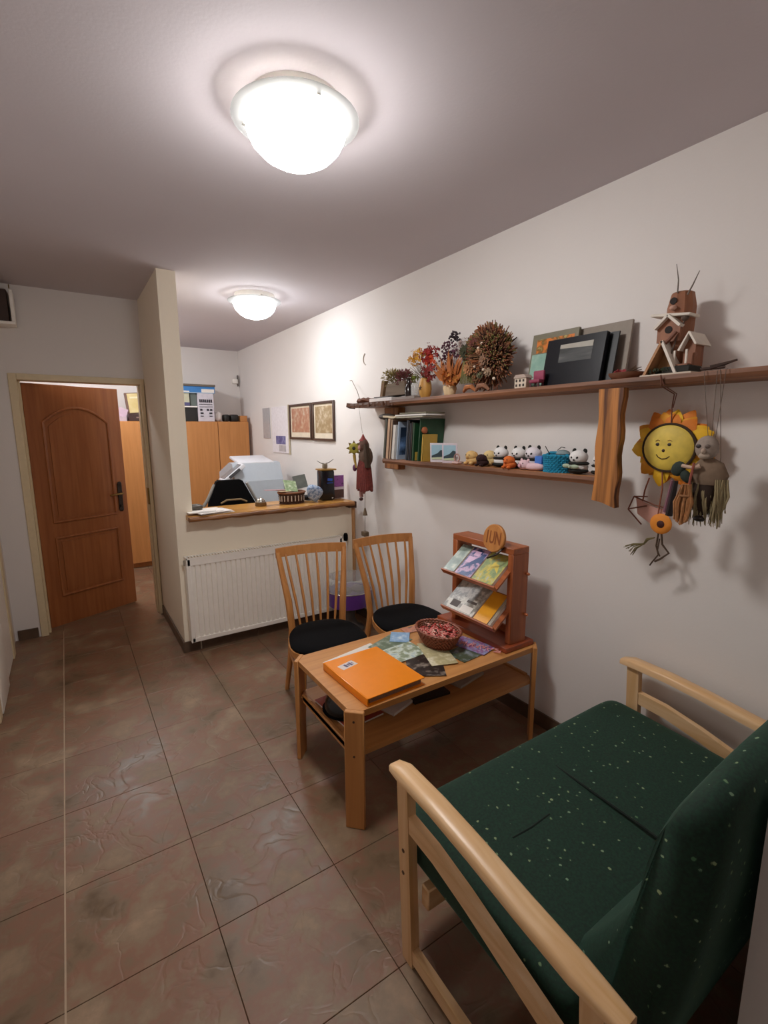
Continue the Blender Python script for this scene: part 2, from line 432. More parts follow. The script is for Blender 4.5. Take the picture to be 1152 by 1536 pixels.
# ------------------------------------------------------------------ radiator
t = thing('radiator', 'white ribbed panel radiator under the counter', 'radiator', (1.25, 3.5, .09))
RX0, RX1, RZ0, RZ1 = .628, 1.865, .092, .718
pts = []; n = 33; L = RX1-RX0-.05; px = RX0+.025
for i in range(n):
    a = px+L*i/n; b = L/n
    pts += [(a, 3.473), (a+b*.58, 3.473), (a+b*.68, 3.487), (a+b*.9, 3.487)]
pts.append((RX1-.025, 3.473)); poly = pts+[(RX1-.025, 3.492), (px, 3.492)]
MB().prism(poly, (RZ0+.03, RZ1-.055), axis='z').build('ribbed_panel', WHITE, t, smooth=False)
m = MB(); m.b2(RX0+.005, RX1-.005, 3.470, 3.492, RZ1-.06, RZ1-.006, .004); m.b2(RX0+.005, RX1-.005, 3.470, 3.492, RZ0, RZ0+.035, .004); m.b2(RX0+.004, RX0+.028, 3.470, 3.492, RZ0, RZ1-.006, .003); m.b2(RX1-.028, RX1-.004, 3.470, 3.492, RZ0, RZ1-.006, .003)
m.build('front_rim', WHITE, t)
for xa in (RX0, RX1-.006): MB().b2(xa, xa+.006, 3.468, 3.545, RZ0, RZ1).build('side_panel', WHITE, t, smooth=False)
m = MB(); m.b2(RX0, RX1, 3.468, 3.472, RZ1-.012, RZ1)
m.b2(RX0, RX1, 3.54, 3.545, RZ1-.012, RZ1)
for i in range(60): m.b2(RX0+.008+i*(RX1-RX0-.02)/59, RX0+.008+i*(RX1-RX0-.02)/59+.006, 3.472, 3.54, RZ1-.006, RZ1-.001)
m.build('top_grille', WHITE, t, smooth=False)
MB().b2(RX0+.02, RX1-.02, 3.515, 3.530, RZ0+.02, RZ1-.03).build('rear_panel', WHITE, t, smooth=False)
m = MB(); m.cyl((RX1, 3.51, .66), (RX1+.05, 3.51, .66), .012, n=10); m.cyl((RX1+.05, 3.51, .0), (RX1+.05, 3.51, .66), .009, n=10); m.cyl((RX1, 3.51, .13), (RX1+.09, 3.51, .13), .009, n=10); m.cyl((RX1+.09, 3.51, 0), (RX1+.09, 3.51, .13), .009, n=10)
m.build('pipe', WHITE, t)
MB().lathe([(.0, 0), (.016, 0), (.019, .02), (.019, .05), (.012, .065), (0, .066)], (RX1+.05, 3.51, .67), 14).build('valve_knob', BLACK, t)
MB().cyl((RX0-.008, 3.50, .66), (RX0-.008, 3.50, .70), .006, n=8).build('vent_plug', CHROME, t)

# ------------------------------------------------------------------ counter top
t = thing('counter_top', 'wooden live-edge counter top over the beige half wall', 'counter', (1.3, 3.6, .975))
m = MB(); nx = 40; front = [];
for i in range(nx+1):
    x = .665+(1.965-.665)*i/nx
    front.append((x, 3.452+.006*math.sin(i*.9)+.004*math.sin(i*2.3)))
poly = front+[(1.975, 3.50), (1.955, 3.84), (.66, 3.84)]
m.prism(poly, (.978, 1.01)); m.build('slab', wood('c9954f', 'a8722f', 'x', .3), t, smooth=False)
m = MB(); m.tube([(x, y-.002, .990) for x, y in front], [.0165+.002*math.sin(i*1.3) for i in range(len(front))], 8); m.build('bark_edge', wood('9a6534', '5f3c20', 'x', .5), t)
m = MB(); m.prism([(1.93, 3.46), (1.985, 3.44), (1.995, 3.47), (1.97, 3.53), (1.93, 3.53)], (.955, 1.006)); m.build('bark_end', flat('4a3020', .8), t, smooth=False)
# wooden post under the counter end
tag(MB().tube([(1.985, 3.50, 0), (1.985, 3.495, .5), (1.98, 3.49, .955)], [.014, .015, .016], 8).build('wooden_post', wood('c79a6a', 'a8784a', 'z', .5), loc=(1.985, 3.5, 0)), 'thin bare wooden post in the corner below the counter end', 'post')

# ------------------------------------------------------------------ counter items
t = thing('service_bell', 'small round desk bell with pale dome on the counter middle', 'bell', (1.245, 3.66, 1.01))
MB().lathe([(0, 0), (.043, 0), (.045, .008), (.042, .03), (0, .032)], (1.245, 3.66, 1.01), 24).build('bell_base', wood('7c5a2c', '5d421f', 'x'), t)
MB().lathe([(.036, .03), (.034, .045), (.022, .058), (.006, .063), (0.001, .064)], (1.245, 3.66, 1.01), 24).build('bell_dome', CHROME, t)
MB().cyl((1.245, 3.66, 1.073), (1.245, 3.66, 1.08), .005).build('bell_button', WHITE, t)
t = thing('paper_stack', 'stack of white sheets at the left end of the counter', 'papers', (.83, 3.55, 1.01))
for k, (x, y, rz, dz) in enumerate(((.86, 3.56, .12, 0), (.82, 3.60, -.05, .005), (.84, 3.545, .22, .010), (.79, 3.575, .05, .015))):
    MB().box((x, y, 1.0125+dz+.001), (.24, .17, .004), (0, 0, rz)).build('sheet', PAPER if k % 2 else flat('dcd8d4', .7), t, smooth=False)
MB().box((.80, 3.50, 1.0305), (.12, .008, .0015), (0, 0, .05)).build('printed_line', flat('777780', .7), t, smooth=False)
t = thing('stapler', 'grey rounded gadget lying on papers at the left counter end', 'stapler', (.745, 3.62, 1.032))
MB().ell((.745, 3.62, 1.050), (.055, .035, .018), n=16, e1=.6, e2=.7).build('housing', flat('4d463e', .35), t)
MB().ell((.745, 3.62, 1.068), (.035, .02, .006), n=12).build('top_pad', flat('6b6459', .3), t)
# dark wicker basket with brochures
def wicker(name, c, rx, ry, h, mat, parent, flare=1.25, rows=7, n=28, wall=.0028, wave=.003):
    m = MB()
    for r in range(rows+1):
        f = r/rows; k = 1+(flare-1)*f; z = c[2]+h*f; pts = []
        for j in range(n*2+1):
            a = PI*j/n; w_ = wave*(1 if (j+r) % 2 else -1)
            pts.append((c[0]+(rx*k+w_)*math.cos(a), c[1]+(ry*k+w_)*math.sin(a), z))
        m.tube(pts, wall*(1.6 if r in (0, rows) else 1)*h/rows/(.005)*.28 if False else wall*(1.8 if r in (0, rows) else 1.15), 5, cap=False)
    o = m.build(name, mat, parent)
    m = MB()
    for j in range(n):
        a = 2*PI*j/n; m.tube([(c[0]+rx*math.cos(a), c[1]+ry*math.sin(a), c[2]), (c[0]+rx*flare*math.cos(a), c[1]+ry*flare*math.sin(a), c[2]+h)], wall*.9, 4)
    m.build('stake', mat, parent, kind='stuff')
    m = MB().lathe([(0, .002), (1, .002)], c, n, sx=rx, sy=ry); m.lathe([(.97, .0), (.97*flare, 1)], c, n, sx=rx, sy=ry) if False else None
    m.build('basket_bottom', mat, parent)
    m = MB(); rows_ = [[m.bm.verts.new((c[0]+(rx*(1+(flare-1)*f)-.004)*math.cos(2*PI*j/n), c[1]+(ry*(1+(flare-1)*f)-.004)*math.sin(2*PI*j/n), c[2]+h*f)) for j in range(n)] for f in (0, .5, 1)]
    for i in range(2):
        for j in range(n): m.bm.faces.new((rows_[i][j], rows_[i][(j+1) % n], rows_[i+1][(j+1) % n], rows_[i+1][j]))
    m.build('basket_wall', mat, parent)
    return o
t = thing('wicker_basket', 'dark wicker basket of leaflets on the counter beside the black canister', 'basket', (1.505, 3.66, 1.01))
wicker('weave', (1.505, 3.66, 1.013), .098, .065, .085, flat('4b2f22', .6), t, 1.1, 6)
m = MB().ring((1.505, 3.66, 1.10), 1, .008, 'z', 28, sx=.112, sy=.078); m.build('rim', flat('8a5f45', .6), t)
m = MB()
for j in range(11):
    a = PI+PI*(j+.5)/11; m.box((1.505+.106*math.cos(a), 3.66+.072*math.sin(a), 1.055), (.008, .003, .045), (0, 0, a+PI/2))
m.build('pale_band', flat('c9bdb0', .7), t)
def leaflet(label, c, size, rot, cols, seed, name='leaflet', sc_=25, group=None, thick=.0015):
    o = MB().box((0, 0, 0), (size[0], size[1], thick)).build(name, pic(cols, sc_, seed), smooth=False)
    o.location = c; o.rotation_euler = rot; return tag(o, label, 'leaflet', group)
leaflet('pink flat leaflet sticking out left of the dark counter basket', (1.36, 3.65, 1.128), (.17, .05, .002), (0, .05, .05), ('b98a8c', 'a87478'), 1)
leaflet('pale green patterned leaflet standing in the dark counter basket', (1.50, 3.665, 1.15), (.12, .10, .002), (1.0, .15, .2), ('3b4a35', '9fb88a', 'dfe8cf'), 2, sc_=40)
leaflet('beige leaflet lying across the dark counter basket', (1.43, 3.645, 1.118), (.12, .09, .002), (.1, .05, .3), ('b99a72', 'cdb590'), 3)
leaflet('dark grey leaflet standing behind the green one on the counter', (1.60, 3.70, 1.175), (.11, .11, .002), (1.25, -.15, -.1), ('4c5350', '777b74'), 4)
# crumpled blue cloth bag
t = MB()
t.ell((1.680, 3.595, 1.088), (.066, .04, .066), (0.2, .35, .1), n=20, e1=.8, e2=.8)
for v in t.bm.verts:
    v.co += Vector((math.sin(v.co.z*60), math.sin(v.co.x*70), math.cos(v.co.x*50)))*.008
tag(t.build('cloth_pouch', pic(('2f3a4d', '6f86a8', 'b9c6d8', '8b9bb0'), 60, 5, .8), loc=(1.685, 3.63, 1.01)), 'crumpled blue and white patterned pouch in front of the black canister', 'pouch')
t = MB().ell((1.68, 3.72, 1.036), (.07, .035, .024), n=14)
tag(t.build('dark_pouch', flat('15151a', .6), loc=(1.62, 3.70, 1.01)), 'black soft bundle beneath the blue patterned pouch', 'pouch')
t = thing('canister', 'tall black canister with gold lid and blue mark on the counter', 'canister', (1.815, 3.66, 1.01))
MB().b2(1.755, 1.875, 3.61, 3.71, 1.011, 1.262, .012, 2).build('body', flat('0d0e16', .25), t)
MB().b2(1.748, 1.890, 3.60, 3.72, 1.262, 1.276, .006, 2).build('lid', flat('b08a4a', .3, .6), t)
m = MB(); m.box((1.83, 3.6085, 1.185), (.045, .002, .022), (0, .1, 0)); m.box((1.83, 3.6085, 1.158), (.055, .002, .006)); m.build('blue_mark', flat('2f58b8', .4), t)
MB().box((1.85, 3.6085, 1.03), (.014, .002, .007)).build('small_mark', PAPER, t)
t = thing('antler_ornament', 'small stone ornament with two thin horns standing on the black canister', 'ornament', (1.815, 3.66, 1.276))
m = MB(); m.box((1.81, 3.66, 1.298), (.042, .03, .042), (0, .08, 0), .008, 2); m.build('stone_body', flat('8a8170', .8), t)
m = MB(); m.tube([(1.80, 3.66, 1.318), (1.775, 3.66, 1.322), (1.735, 3.655, 1.345)], [.004, .003, .0015], 6); m.tube([(1.82, 3.66, 1.318), (1.85, 3.66, 1.325), (1.89, 3.655, 1.352)], [.004, .003, .0015], 6); m.build('horn', flat('4d4638', .7), t)
t = thing('leaflet_holder', 'small purple and brown card stand at the right end of the counter', 'card holder', (1.925, 3.66, 1.01))
MB().b2(1.885, 1.99, 3.66, 3.69, 1.012, 1.215, .002).build('holder', flat('cfc4cf', .4), t, smooth=False)
MB().b2(1.892, 1.983, 3.655, 3.66, 1.115, 1.21).build('purple_card', pic(('6a2f7a', '8d4a96', '5b2762'), 40, 3), t, smooth=False)
MB().b2(1.892, 1.983, 3.655, 3.66, 1.018, 1.09).build('brown_card', pic(('3b2622', '55382f'), 40, 4), t, smooth=False)

# ------------------------------------------------------------------ pictures, calendar, small wall items
def picture(name, label, y0, y1, z0, z1, cols, seed, fw=.022, group=None):
    t = thing(name, label, 'picture', (WX-.012, (y0+y1)/2, z0), group=group)
    m = MB()
    m.b2(WX-.022, WX-.002, y0, y0+fw, z0, z1, .003); m.b2(WX-.022, WX-.002, y1-fw, y1, z0, z1, .003); m.b2(WX-.022, WX-.002, y0+fw, y1-fw, z0, z0+fw, .003); m.b2(WX-.022, WX-.002, y0+fw, y1-fw, z1-fw, z1, .003)
    m.build('frame', flat('4a342a', .4), t)
    MB().b2(WX-.008, WX-.003, y0+fw, y1-fw, z0+fw, z1-fw).build('mat_board', flat('e0d3bd', .7), t, smooth=False)
    MB().b2(WX-.010, WX-.008, y0+fw+.03, y1-fw-.03, z0+fw+.05, z1-fw-.02).build('print', None or pic(cols, 22, seed), t, smooth=False)
    return t
picture('wall_picture', 'framed reddish town print on the back wall, left of the pair', 4.345, 4.885, 1.50, 1.855, ('a8664e', 'b5826a', 'bf9a80', 'cbb9a4'), 6)
picture('wall_picture', 'framed brownish landscape print on the back wall, right of the pair', 3.87, 4.315, 1.495, 1.855, ('97745a', 'a08a66', 'b5a182', 'cdbfa6'), 9)
t = thing('wall_calendar', 'white wall calendar with a blue picture block left of the framed prints', 'calendar', (WX-.01, 5.1, 1.34))
MB().b2(WX-.012, WX-.002, 4.93, 5.42, 1.345, 1.85).build('sheet', flat('e6e2e6', .6), t, smooth=False)
MB().b2(WX-.014, WX-.012, 5.02, 5.30, 1.44, 1.53).build('blue_picture', pic(('3d3f78', '565a92', '8b8fb8'), 20, 1), t, smooth=False)
MB().b2(WX-.014, WX-.012, 5.02, 5.22, 1.36, 1.43).build('grey_picture', pic(('a0a0a8', 'c6c2c4'), 20, 2), t, smooth=False)
MB().b2(WX-.016, WX-.004, 4.905, 4.93, 1.335, 1.86).build('side_strip', flat('b9ad94', .6), t, smooth=False)
t = MB().b2(WX-.010, WX-.002, 5.50, 5.72, 1.50, 1.85); tag(t.build('wall_mirror', flat('b5b3b5', .25), loc=(WX-.006, 5.6, 1.5)), 'narrow grey panel on the right wall nearest the cabinets', 'panel')
t = thing('wall_sensor', 'small white sensor in the upper corner of the back room', 'sensor', (1.98, 6.55, 2.2))
MB().b2(1.93, 2.00, 6.55, 6.60, 2.20, 2.26, .008, 2).build('housing', WHITE, t)
MB().b2(2.00, 2.008, 6.56, 6.60, 2.17, 2.31).build('dark_side', flat('6a6460', .6), t)
tag(MB().ring((WX-.004, 3.33, 2.14), .045, .004, 'x', 20, a0=-1.3, a1=1.1).build('wall_hook', flat('c3b7ac', .5), loc=(WX-.004, 3.33, 2.14)), 'faint pale curved wire on the wall above the shelf end', 'hook')

# ------------------------------------------------------------------ back-room cabinets
def cabinet(x0, x1, label, doors=2):
    t = thing('cabinet', label, 'cabinet', ((x0+x1)/2, 6.36, 0))
    m = MB(); m.b2(x0, x1, 6.17, 6.58, .06, 1.70); m.b2(x0+.01, x1-.01, 6.21, 6.56, 0, .06); m.build('carcass', CABW, t, smooth=False)
    wd = (x1-x0)/doors
    for i in range(doors):
        d = MB().b2(x0+wd*i+.004, x0+wd*(i+1)-.004, 6.148, 6.168, .065, 1.695, .002).build('door', CABW, t)
        xx = x0+wd*(i+1)-.05 if i == 0 else x0+wd*i+.05
        MB().cyl((xx, 6.148, .98), (xx, 6.125, .98), .010, n=10).build('knob', IRON, d)
        MB().cyl((xx, 6.148, .90), (xx, 6.144, .90), .006, n=10).build('lock', CHROME, d)
    return t
cabinet(1.215, 1.985, 'light wooden double-door cabinet against the right wall of the back room')
cabinet(.43, 1.21, 'light wooden cabinet seen through the gap beside the ajar door')
cabinet(-.36, .425, 'light wooden cabinet behind the ajar brown door')
tag(MB().b2(1.90, 1.985, 6.2, 6.5, 1.701, 1.775, .003).build('wooden_block', CABW, loc=(1.94, 6.3, 1.7)), 'small light wooden block on the cabinet at the wall corner', 'block')
t = thing('flat_box', 'long blue and white flat box on top of the cardboard boxes', 'box', (1.35, 6.25, 2.03))
MB().b2(1.02, 1.60, 6.19, 6.50, 2.035, 2.115, .003).build('box_body', pic(('1d62a8', '2f7cc0', '2a70b5'), 12, 2), t, smooth=False)
MB().b2(1.02, 1.605, 6.18, 6.51, 2.115, 2.14, .002).build('box_lid', flat('6b6154', .6), t, smooth=False)
m = MB(); m.b2(1.44, 1.59, 6.187, 6.19, 2.045, 2.085); m.b2(1.22, 1.30, 6.187, 6.19, 2.045, 2.06); m.build('white_print', PAPER, t, smooth=False)
MB().b2(1.02, 1.60, 6.186, 6.189, 2.035, 2.045).build('lower_stripe', flat('9fb6cc', .5), t, smooth=False)
t = thing('cardboard_box', 'white printed carton under the blue flat box', 'box', (1.48, 6.3, 1.7))
MB().b2(1.39, 1.575, 6.18, 6.46, 1.701, 2.034, .003).build('carton', flat('cfcad2', .6), t, smooth=False)
m = MB(); rr2 = random.Random(3)
for row, (z, hh, k) in enumerate(((1.945, .035, 7), (1.905, .008, 12), (1.875, .008, 10), (1.84, .022, 4), (1.80, .02, 3), (1.765, .01, 3))):
    for i in range(k):
        x = 1.402+.155*(i+.5)/k
        if row >= 3 and i == 1: continue
        m.b2(x-.05/k, x+.055/k, 6.176, 6.18, z-hh/2, z+hh/2)
m.build('printed_marks', flat('2e2a33', .6), t, smooth=False, kind='stuff')
t = thing('shelf_carton', 'pale carton with purple stripe left of the printed carton', 'box', (1.28, 6.3, 1.87))
MB().b2(1.05, 1.30, 6.2, 6.46, 1.885, 2.034, .003).build('carton', flat('c9c7ab', .6), t, smooth=False)
MB().b2(1.06, 1.299, 6.197, 6.2, 1.885, 1.925).build('purple_stripe', flat('54527c', .6), t, smooth=False)
tag(MB().b2(1.31, 1.385, 6.22, 6.46, 1.885, 2.034, .003).build('grey_file_box', flat('66706a', .6), loc=(1.34, 6.3, 1.885)), 'grey green box squeezed between the pale and printed cartons', 'box')
tag(MB().b2(1.05, 1.386, 6.2, 6.46, 1.868, 1.884).build('white_board', WHITE, loc=(1.2, 6.3, 1.868)), 'thin white board under the pale carton on the cabinet', 'board')
tag(MB().b2(1.05, 1.386, 6.22, 6.46, 1.701, 1.867, .004).build('black_case', flat('17130f', .5), loc=(1.2, 6.3, 1.7)), 'black case at the bottom of the pile on the cabinet', 'case')
m = MB().ell((1.64, 6.3, 1.765), (.05, .08, .063), n=14, e1=.6)
for v in m.bm.verts: v.co += Vector((math.sin(v.co.z*130), 0, math.sin(v.co.x*150)))*.006
tag(m.build('plastic_bag', flat('ddd6d2', .5), loc=(1.64, 6.3, 1.7)), 'crumpled white bag on the cabinet beside the cartons', 'bag')
for x, ww, lab in ((1.735, .07, 'black pouch on the cabinet next to the crumpled white bag'), (1.835, .10, 'black case on the cabinet next to the light wooden block')):
    m = MB().b2(x-ww/2, x+ww/2, 6.22, 6.34, 1.701, 1.79, .02, 2); tag(m.build('black_pouch', flat('16130f', .5), loc=(x, 6.28, 1.7)), lab, 'case')
# through the door
t = thing('gold_picture_box', 'tilted gold coloured framed box on the cabinet seen through the door gap', 'box', (.72, 6.3, 1.78))
M = Matrix.Translation((.735, 6.27, 1.79)) @ Matrix.Rotation(-.08, 4, 'Y') @ Matrix.Rotation(-.1, 4, 'X')
MB().b2(-.10, .16, 0, .03, 0, .235, .003).xform(M).build('frame', flat('6b4a3a', .5), t, smooth=False)
MB().b2(-.075, .15, -.004, 0, .01, .225).xform(M).build('gold_face', pic(('b79a4c', 'c8b070', 'd2c08a'), 6, 1), t, smooth=False)
MB().b2(-.05, .03, -.006, -.004, .17, .19).xform(M).build('pale_label', flat('d8cda4', .5), t, smooth=False)
t = thing('dark_tray', 'flat dark tray under the gold box on the cabinet', 'tray', (.75, 6.25, 1.7))
MB().b2(.63, .92, 6.18, 6.45, 1.701, 1.782, .006).build('tray_body', flat('3b2420', .4), t)
MB().b2(.71, .775, 6.177, 6.18, 1.735, 1.75).build('tray_mark', flat('8a7068', .5), t, smooth=False)
t = thing('pink_paper_bundle', 'pale pink folded papers beside the dark tray on the cabinet', 'papers', (.57, 6.3, 1.7))
m = MB(); m.b2(.50, .615, 6.2, 6.4, 1.701, 1.75); m.build('papers', flat('b8a6ac', .7), t, smooth=False)
m = MB(); m.box((.58, 6.25, 1.80), (.10, .004, .09), (.15, .3, 0)); m.box((.55, 6.27, 1.80), (.10, .004, .10), (-.2, -.2, 0)); m.build('folded_sheet', flat('cdb3bf', .7), t, smooth=False)

# ------------------------------------------------------------------ desk, printer, office chair behind the counter
t = thing('desk', 'white desk behind the counter carrying the printer', 'desk', (1.6, 4.9, 0))
MB().b2(1.30, 2.0, 4.62, 5.35, .73, .76, .003).build('desk_top', flat('c9c4be', .5), t, smooth=False)
for x, y in ((1.34, 4.66), (1.34, 5.3), (1.96, 4.66), (1.96, 5.3)): MB().b2(x-.025, x+.025, y-.025, y+.025, 0, .73).build('leg', IRON, t, smooth=False)
t = thing('printer', 'large white office printer with raised panel behind the black chair', 'printer', (1.6, 4.95, .76))
PW = flat('d9dadf', .4, 0, .02); PGR = flat('b4bdc6', .35, 0, .02)
MB().prism([(4.66, .775), (5.25, .775), (5.25, 1.16), (4.86, 1.28), (4.76, 1.27), (4.68, 1.10)], (1.35, 1.84), axis='x').build('body', PGR, t, smooth=False)
MB().box((1.60, 4.93, 1.292), (.36, .34, .028), (.15, 0, 0), .010, 2).build('lid', PW, t)
MB().box((1.60, 4.765, 1.262), (.26, .01, .014)).build('dark_slot', flat('4a4450', .5), t)
M = Matrix.Translation((1.36, 4.74, 1.21)) @ Matrix.Rotation(-.65, 4, 'Y')
MB().b2(-.16, .09, -.12, .06, -.018, .018, .006, 2).xform(M).build('feeder_arm', PW, t)
MB().b2(-.10, .03, -.124, -.119, -.014, .014).xform(M).build('control_panel', flat('4c4c50', .3), t)
MB().b2(-.14, .07, -.10, .04, .018, .022).xform(M).build('glass_plate', flat('7a7c80', .25), t)
MB().b2(1.36, 1.86, 4.64, 4.70, .762, .79, .004).build('dark_base', BLACK, t)
MB().prism([(4.68, .80), (4.98, .80), (4.98, 1.08), (4.75, 1.04)], (1.84, 1.88), axis='x').build('side_guard', flat('8d9298', .4), t, smooth=False)
t = thing('office_chair', 'black office chair with grey sides seen over the counter', 'chair', (1.17, 4.1, 0))
m = MB(); m.prism([(.945, .90), (1.355, .90), (1.345, .98), (1.245, 1.172), (1.225, 1.182), (1.045, 1.182), (1.025, 1.172), (.96, 1.0)], (4.10, 4.15), axis='y'); m.build('backrest', BLACK, t)
m = MB()
for s in (-1, 1):
    m.tube([(1.15+s*.135, 4.12, 1.15), (1.15+s*.20, 4.125, 1.02), (1.15+s*.245, 4.14, .95), (1.15+s*.25, 4.16, .7), (1.15+s*.22, 4.2, .5)], .014, 8)
m.build('side_frame', flat('9a9a98', .4), t)
MB().ell((1.15, 4.345, .48), (.24, .215, .05), n=20, e1=.6, e2=.6).build('seat', BLACK, t)
MB().tube([(1.05, 4.092, .99), (1.10, 4.088, 1.015), (1.22, 4.088, 1.015), (1.27, 4.092, .99)], .008, 6).build('back_strap', flat('8a7350', .6), t)
MB().cyl((1.15, 4.35, .10), (1.15, 4.35, .45), .025).build('gas_column', IRON, t)
for k in range(5):
    a = 2*PI*k/5+.3; lg = MB().tube([(1.15, 4.35, .10), (1.15+.26*math.cos(a), 4.35+.26*math.sin(a), .065)], [.022, .014], 8).build('leg', IRON, t)
    MB().ell((1.15+.26*math.cos(a), 4.35+.26*math.sin(a), .03), (.03, .03, .03), n=10).build('castor', BLACK, lg)

# ------------------------------------------------------------------ chairs
def chair(label, cx, cy_, rz):
    """local frame: seat centre at origin, back at +y, sitter faces -y"""
    t = thing('dining_chair', label, 'chair', (cx, cy_, 0), rz, 'slat-back chairs behind the coffee table')
    CW = CHAIRW('z')
    # rear posts: leg + back post in one curve
    for s in (-1, 1):
        pts = [(s*.185, .30, 0), (s*.165, .235, .25), (s*.155, .205, .43), (s*.168, .225, .60), (s*.188, .27, .74), (s*.205, .315, .875)]
        m = MB(); m.tube(pts, [.014, .018, .021, .021, .018, .016], 8); m.build('rear_post', CW, t, world=False)
        m = MB(); m.tube([(s*.185, -.19, 0), (s*.178, -.18, .20), (s*.165, -.165, .43)], [.012, .016, .018], 8); m.build('leg', CW, t, world=False)
    m = MB()  # top rail, curved
    top = []
    for i in range(11):
        f = i/10*2-1; top.append((f*.218, .318+.022*(1-f*f), .872+.006*(1-f*f)))
    n = len(top)
    v = []
    for x, y, z in top: v.append([m.bm.verts.new((x, y+dy, z+dz)) for dy, dz in ((-.010, -.028), (.008, -.030), (.014, .026), (-.004, .028))])
    for i in range(n-1):
        for j in range(4): m.bm.faces.new((v[i][j], v[i][(j+1) % 4], v[i+1][(j+1) % 4], v[i+1][j]))
    m.bm.faces.new(v[0]); m.bm.faces.new(v[-1][::-1])
    m.build('top_rail', CW, t, world=False, ang=30)
    for i in range(6):
        f = (i-2.5)/2.5
        m = MB(); m.tube([(f*.105, .200+.01*(1-f*f), .44), (f*.125, .225+.014*(1-f*f), .60), (f*.145, .268+.018*(1-f*f), .74), (f*.160, .315+.02*(1-f*f), .86)], [.009, .0125, .012, .009], 6, flat=.7); m.build('back_slat', CW, t, world=False)
    # seat
    def outline(k, nn=36):
        o = []
        for j in range(nn):
            a = 2*PI*j/nn; c_, s_ = math.cos(a), math.sin(a)
            e = .75
            x = .215*k*math.copysign(abs(c_)**e, c_); y = .215*k*math.copysign(abs(s_)**e, s_)
            x *= 1-.12*(y/.215)
            o.append((x, y))
        return o
    MB().prism(outline(1.0), (.405, .437)).build('seat_frame', CHAIRW('x'), t, world=False)
    m = MB(); rows = []
    for k, z in ((.97, .437), (.975, .450), (.93, .462), (.75, .470), (.4, .474)):
        rows.append([m.bm.verts.new((x, y, z)) for x, y in outline(k)])
    for i in range(len(rows)-1):
        nn = len(rows[0])
        for j in range(nn): m.bm.faces.new((rows[i][j], rows[i][(j+1) % nn], rows[i+1][(j+1) % nn], rows[i+1][j]))
    m.bm.faces.new(rows[-1]); m.build('seat', BLACK, t, world=False)
    for s in (-1, 1):
        MB().tube([(s*.174, -.175, .26), (s*.165, .235, .26)], .009, 6).build('stretcher', CW, t, world=False)
    return t
chair('slat-back wooden chair with black seat nearer the radiator', 1.138, 2.335, math.radians(-12))
chair('slat-back wooden chair with black seat beside the right wall', 1.675, 2.295, math.radians(-6))

# ------------------------------------------------------------------ purple tub in the corner
t = thing('purple_tub', 'purple tub with clear top on a grey pedestal in the corner behind the chairs', 'tub', (1.80, 3.26, 0))
cx, cy2 = 1.80, 3.26
MB().lathe([(.0, .0), (.12, .0), (.12, .012), (.07, .04), (.045, .10), (.05, .16), (.10, .205), (0, .206)], (cx, cy2, 0), 28).build('pedestal', flat('4e4a48', .4), t)
MB().lathe([(.13, .205), (.165, .215), (.178, .30), (.18, .335), (.172, .335), (.16, .225), (.0, .215)], (cx, cy2, 0), 32).build('tub', flat('5e3488', .3), t)
def clear():
    m, tt, b = nt('clear_plastic'); b.inputs['Base Color'].default_value = (.8, .82, .8, 1); b.inputs['Roughness'].default_value = .15
    tr = N(tt, 'ShaderNodeBsdfTransparent'); mx = N(tt, 'ShaderNodeMixShader'); mx.inputs[0].default_value = .72
    tt.links.new(b.outputs[0], mx.inputs[1]); tt.links.new(tr.outputs[0], mx.inputs[2]); tt.links.new(mx.outputs[0], tt.nodes['Material Output'].inputs['Surface']); return m
CLR = clear()
MB().lathe([(.172, .335), (.174, .42), (.165, .445), (.158, .445), (.166, .42), (.165, .335)], (cx, cy2, 0), 32).build('clear_top', CLR, t)
m = MB(); m.ring((cx, cy2, .338), .178, .004, 'z', 32); m.build('rim', CHROME, t)
m = MB(); m.ell((cx-.05, cy2-.02, .335), (.07, .06, .03), n=12); m.ell((cx+.06, cy2-.04, .34), (.05, .06, .03), n=12); m.build('contents', flat('2b1a30', .6), t)

# ------------------------------------------------------------------ coffee table
TX0, TX1, TY0, TY1, TZ = .83, 1.915, 1.49, 2.055, .515
t = thing('coffee_table', 'wooden coffee table with cut corners and a lower shelf', 'table', ((TX0+TX1)/2, (TY0+TY1)/2, 0))
ch = .045
def chamf(x0, x1, y0, y1, c): return [(x0+c, y0), (x1-c, y0), (x1, y0+c), (x1, y1-c), (x1-c, y1), (x0+c, y1), (x0, y1-c), (x0, y0+c)]
m = MB().prism(chamf(TX0, TX1, TY0, TY1, ch), (TZ-.026, TZ)); m.build('table_top', TABLEW('x'), t, smooth=False)
MB().prism(chamf(TX0+.012, TX1-.012, TY0+.006, TY1-.006, ch-.012), (.315, .335)).build('lower_shelf', TABLEW('x'), t, smooth=False)
m = MB(); m.b2(TX0+.012, TX0+.03, TY0+.05, TY1-.05, .300, .345, .003); m.build('shelf_rail', TABLEW('y'), t)
m = MB(); m.b2(TX1-.03, TX1-.012, TY0+.05, TY1-.05, .300, .345, .003); m.build('shelf_rail', TABLEW('y'), t)
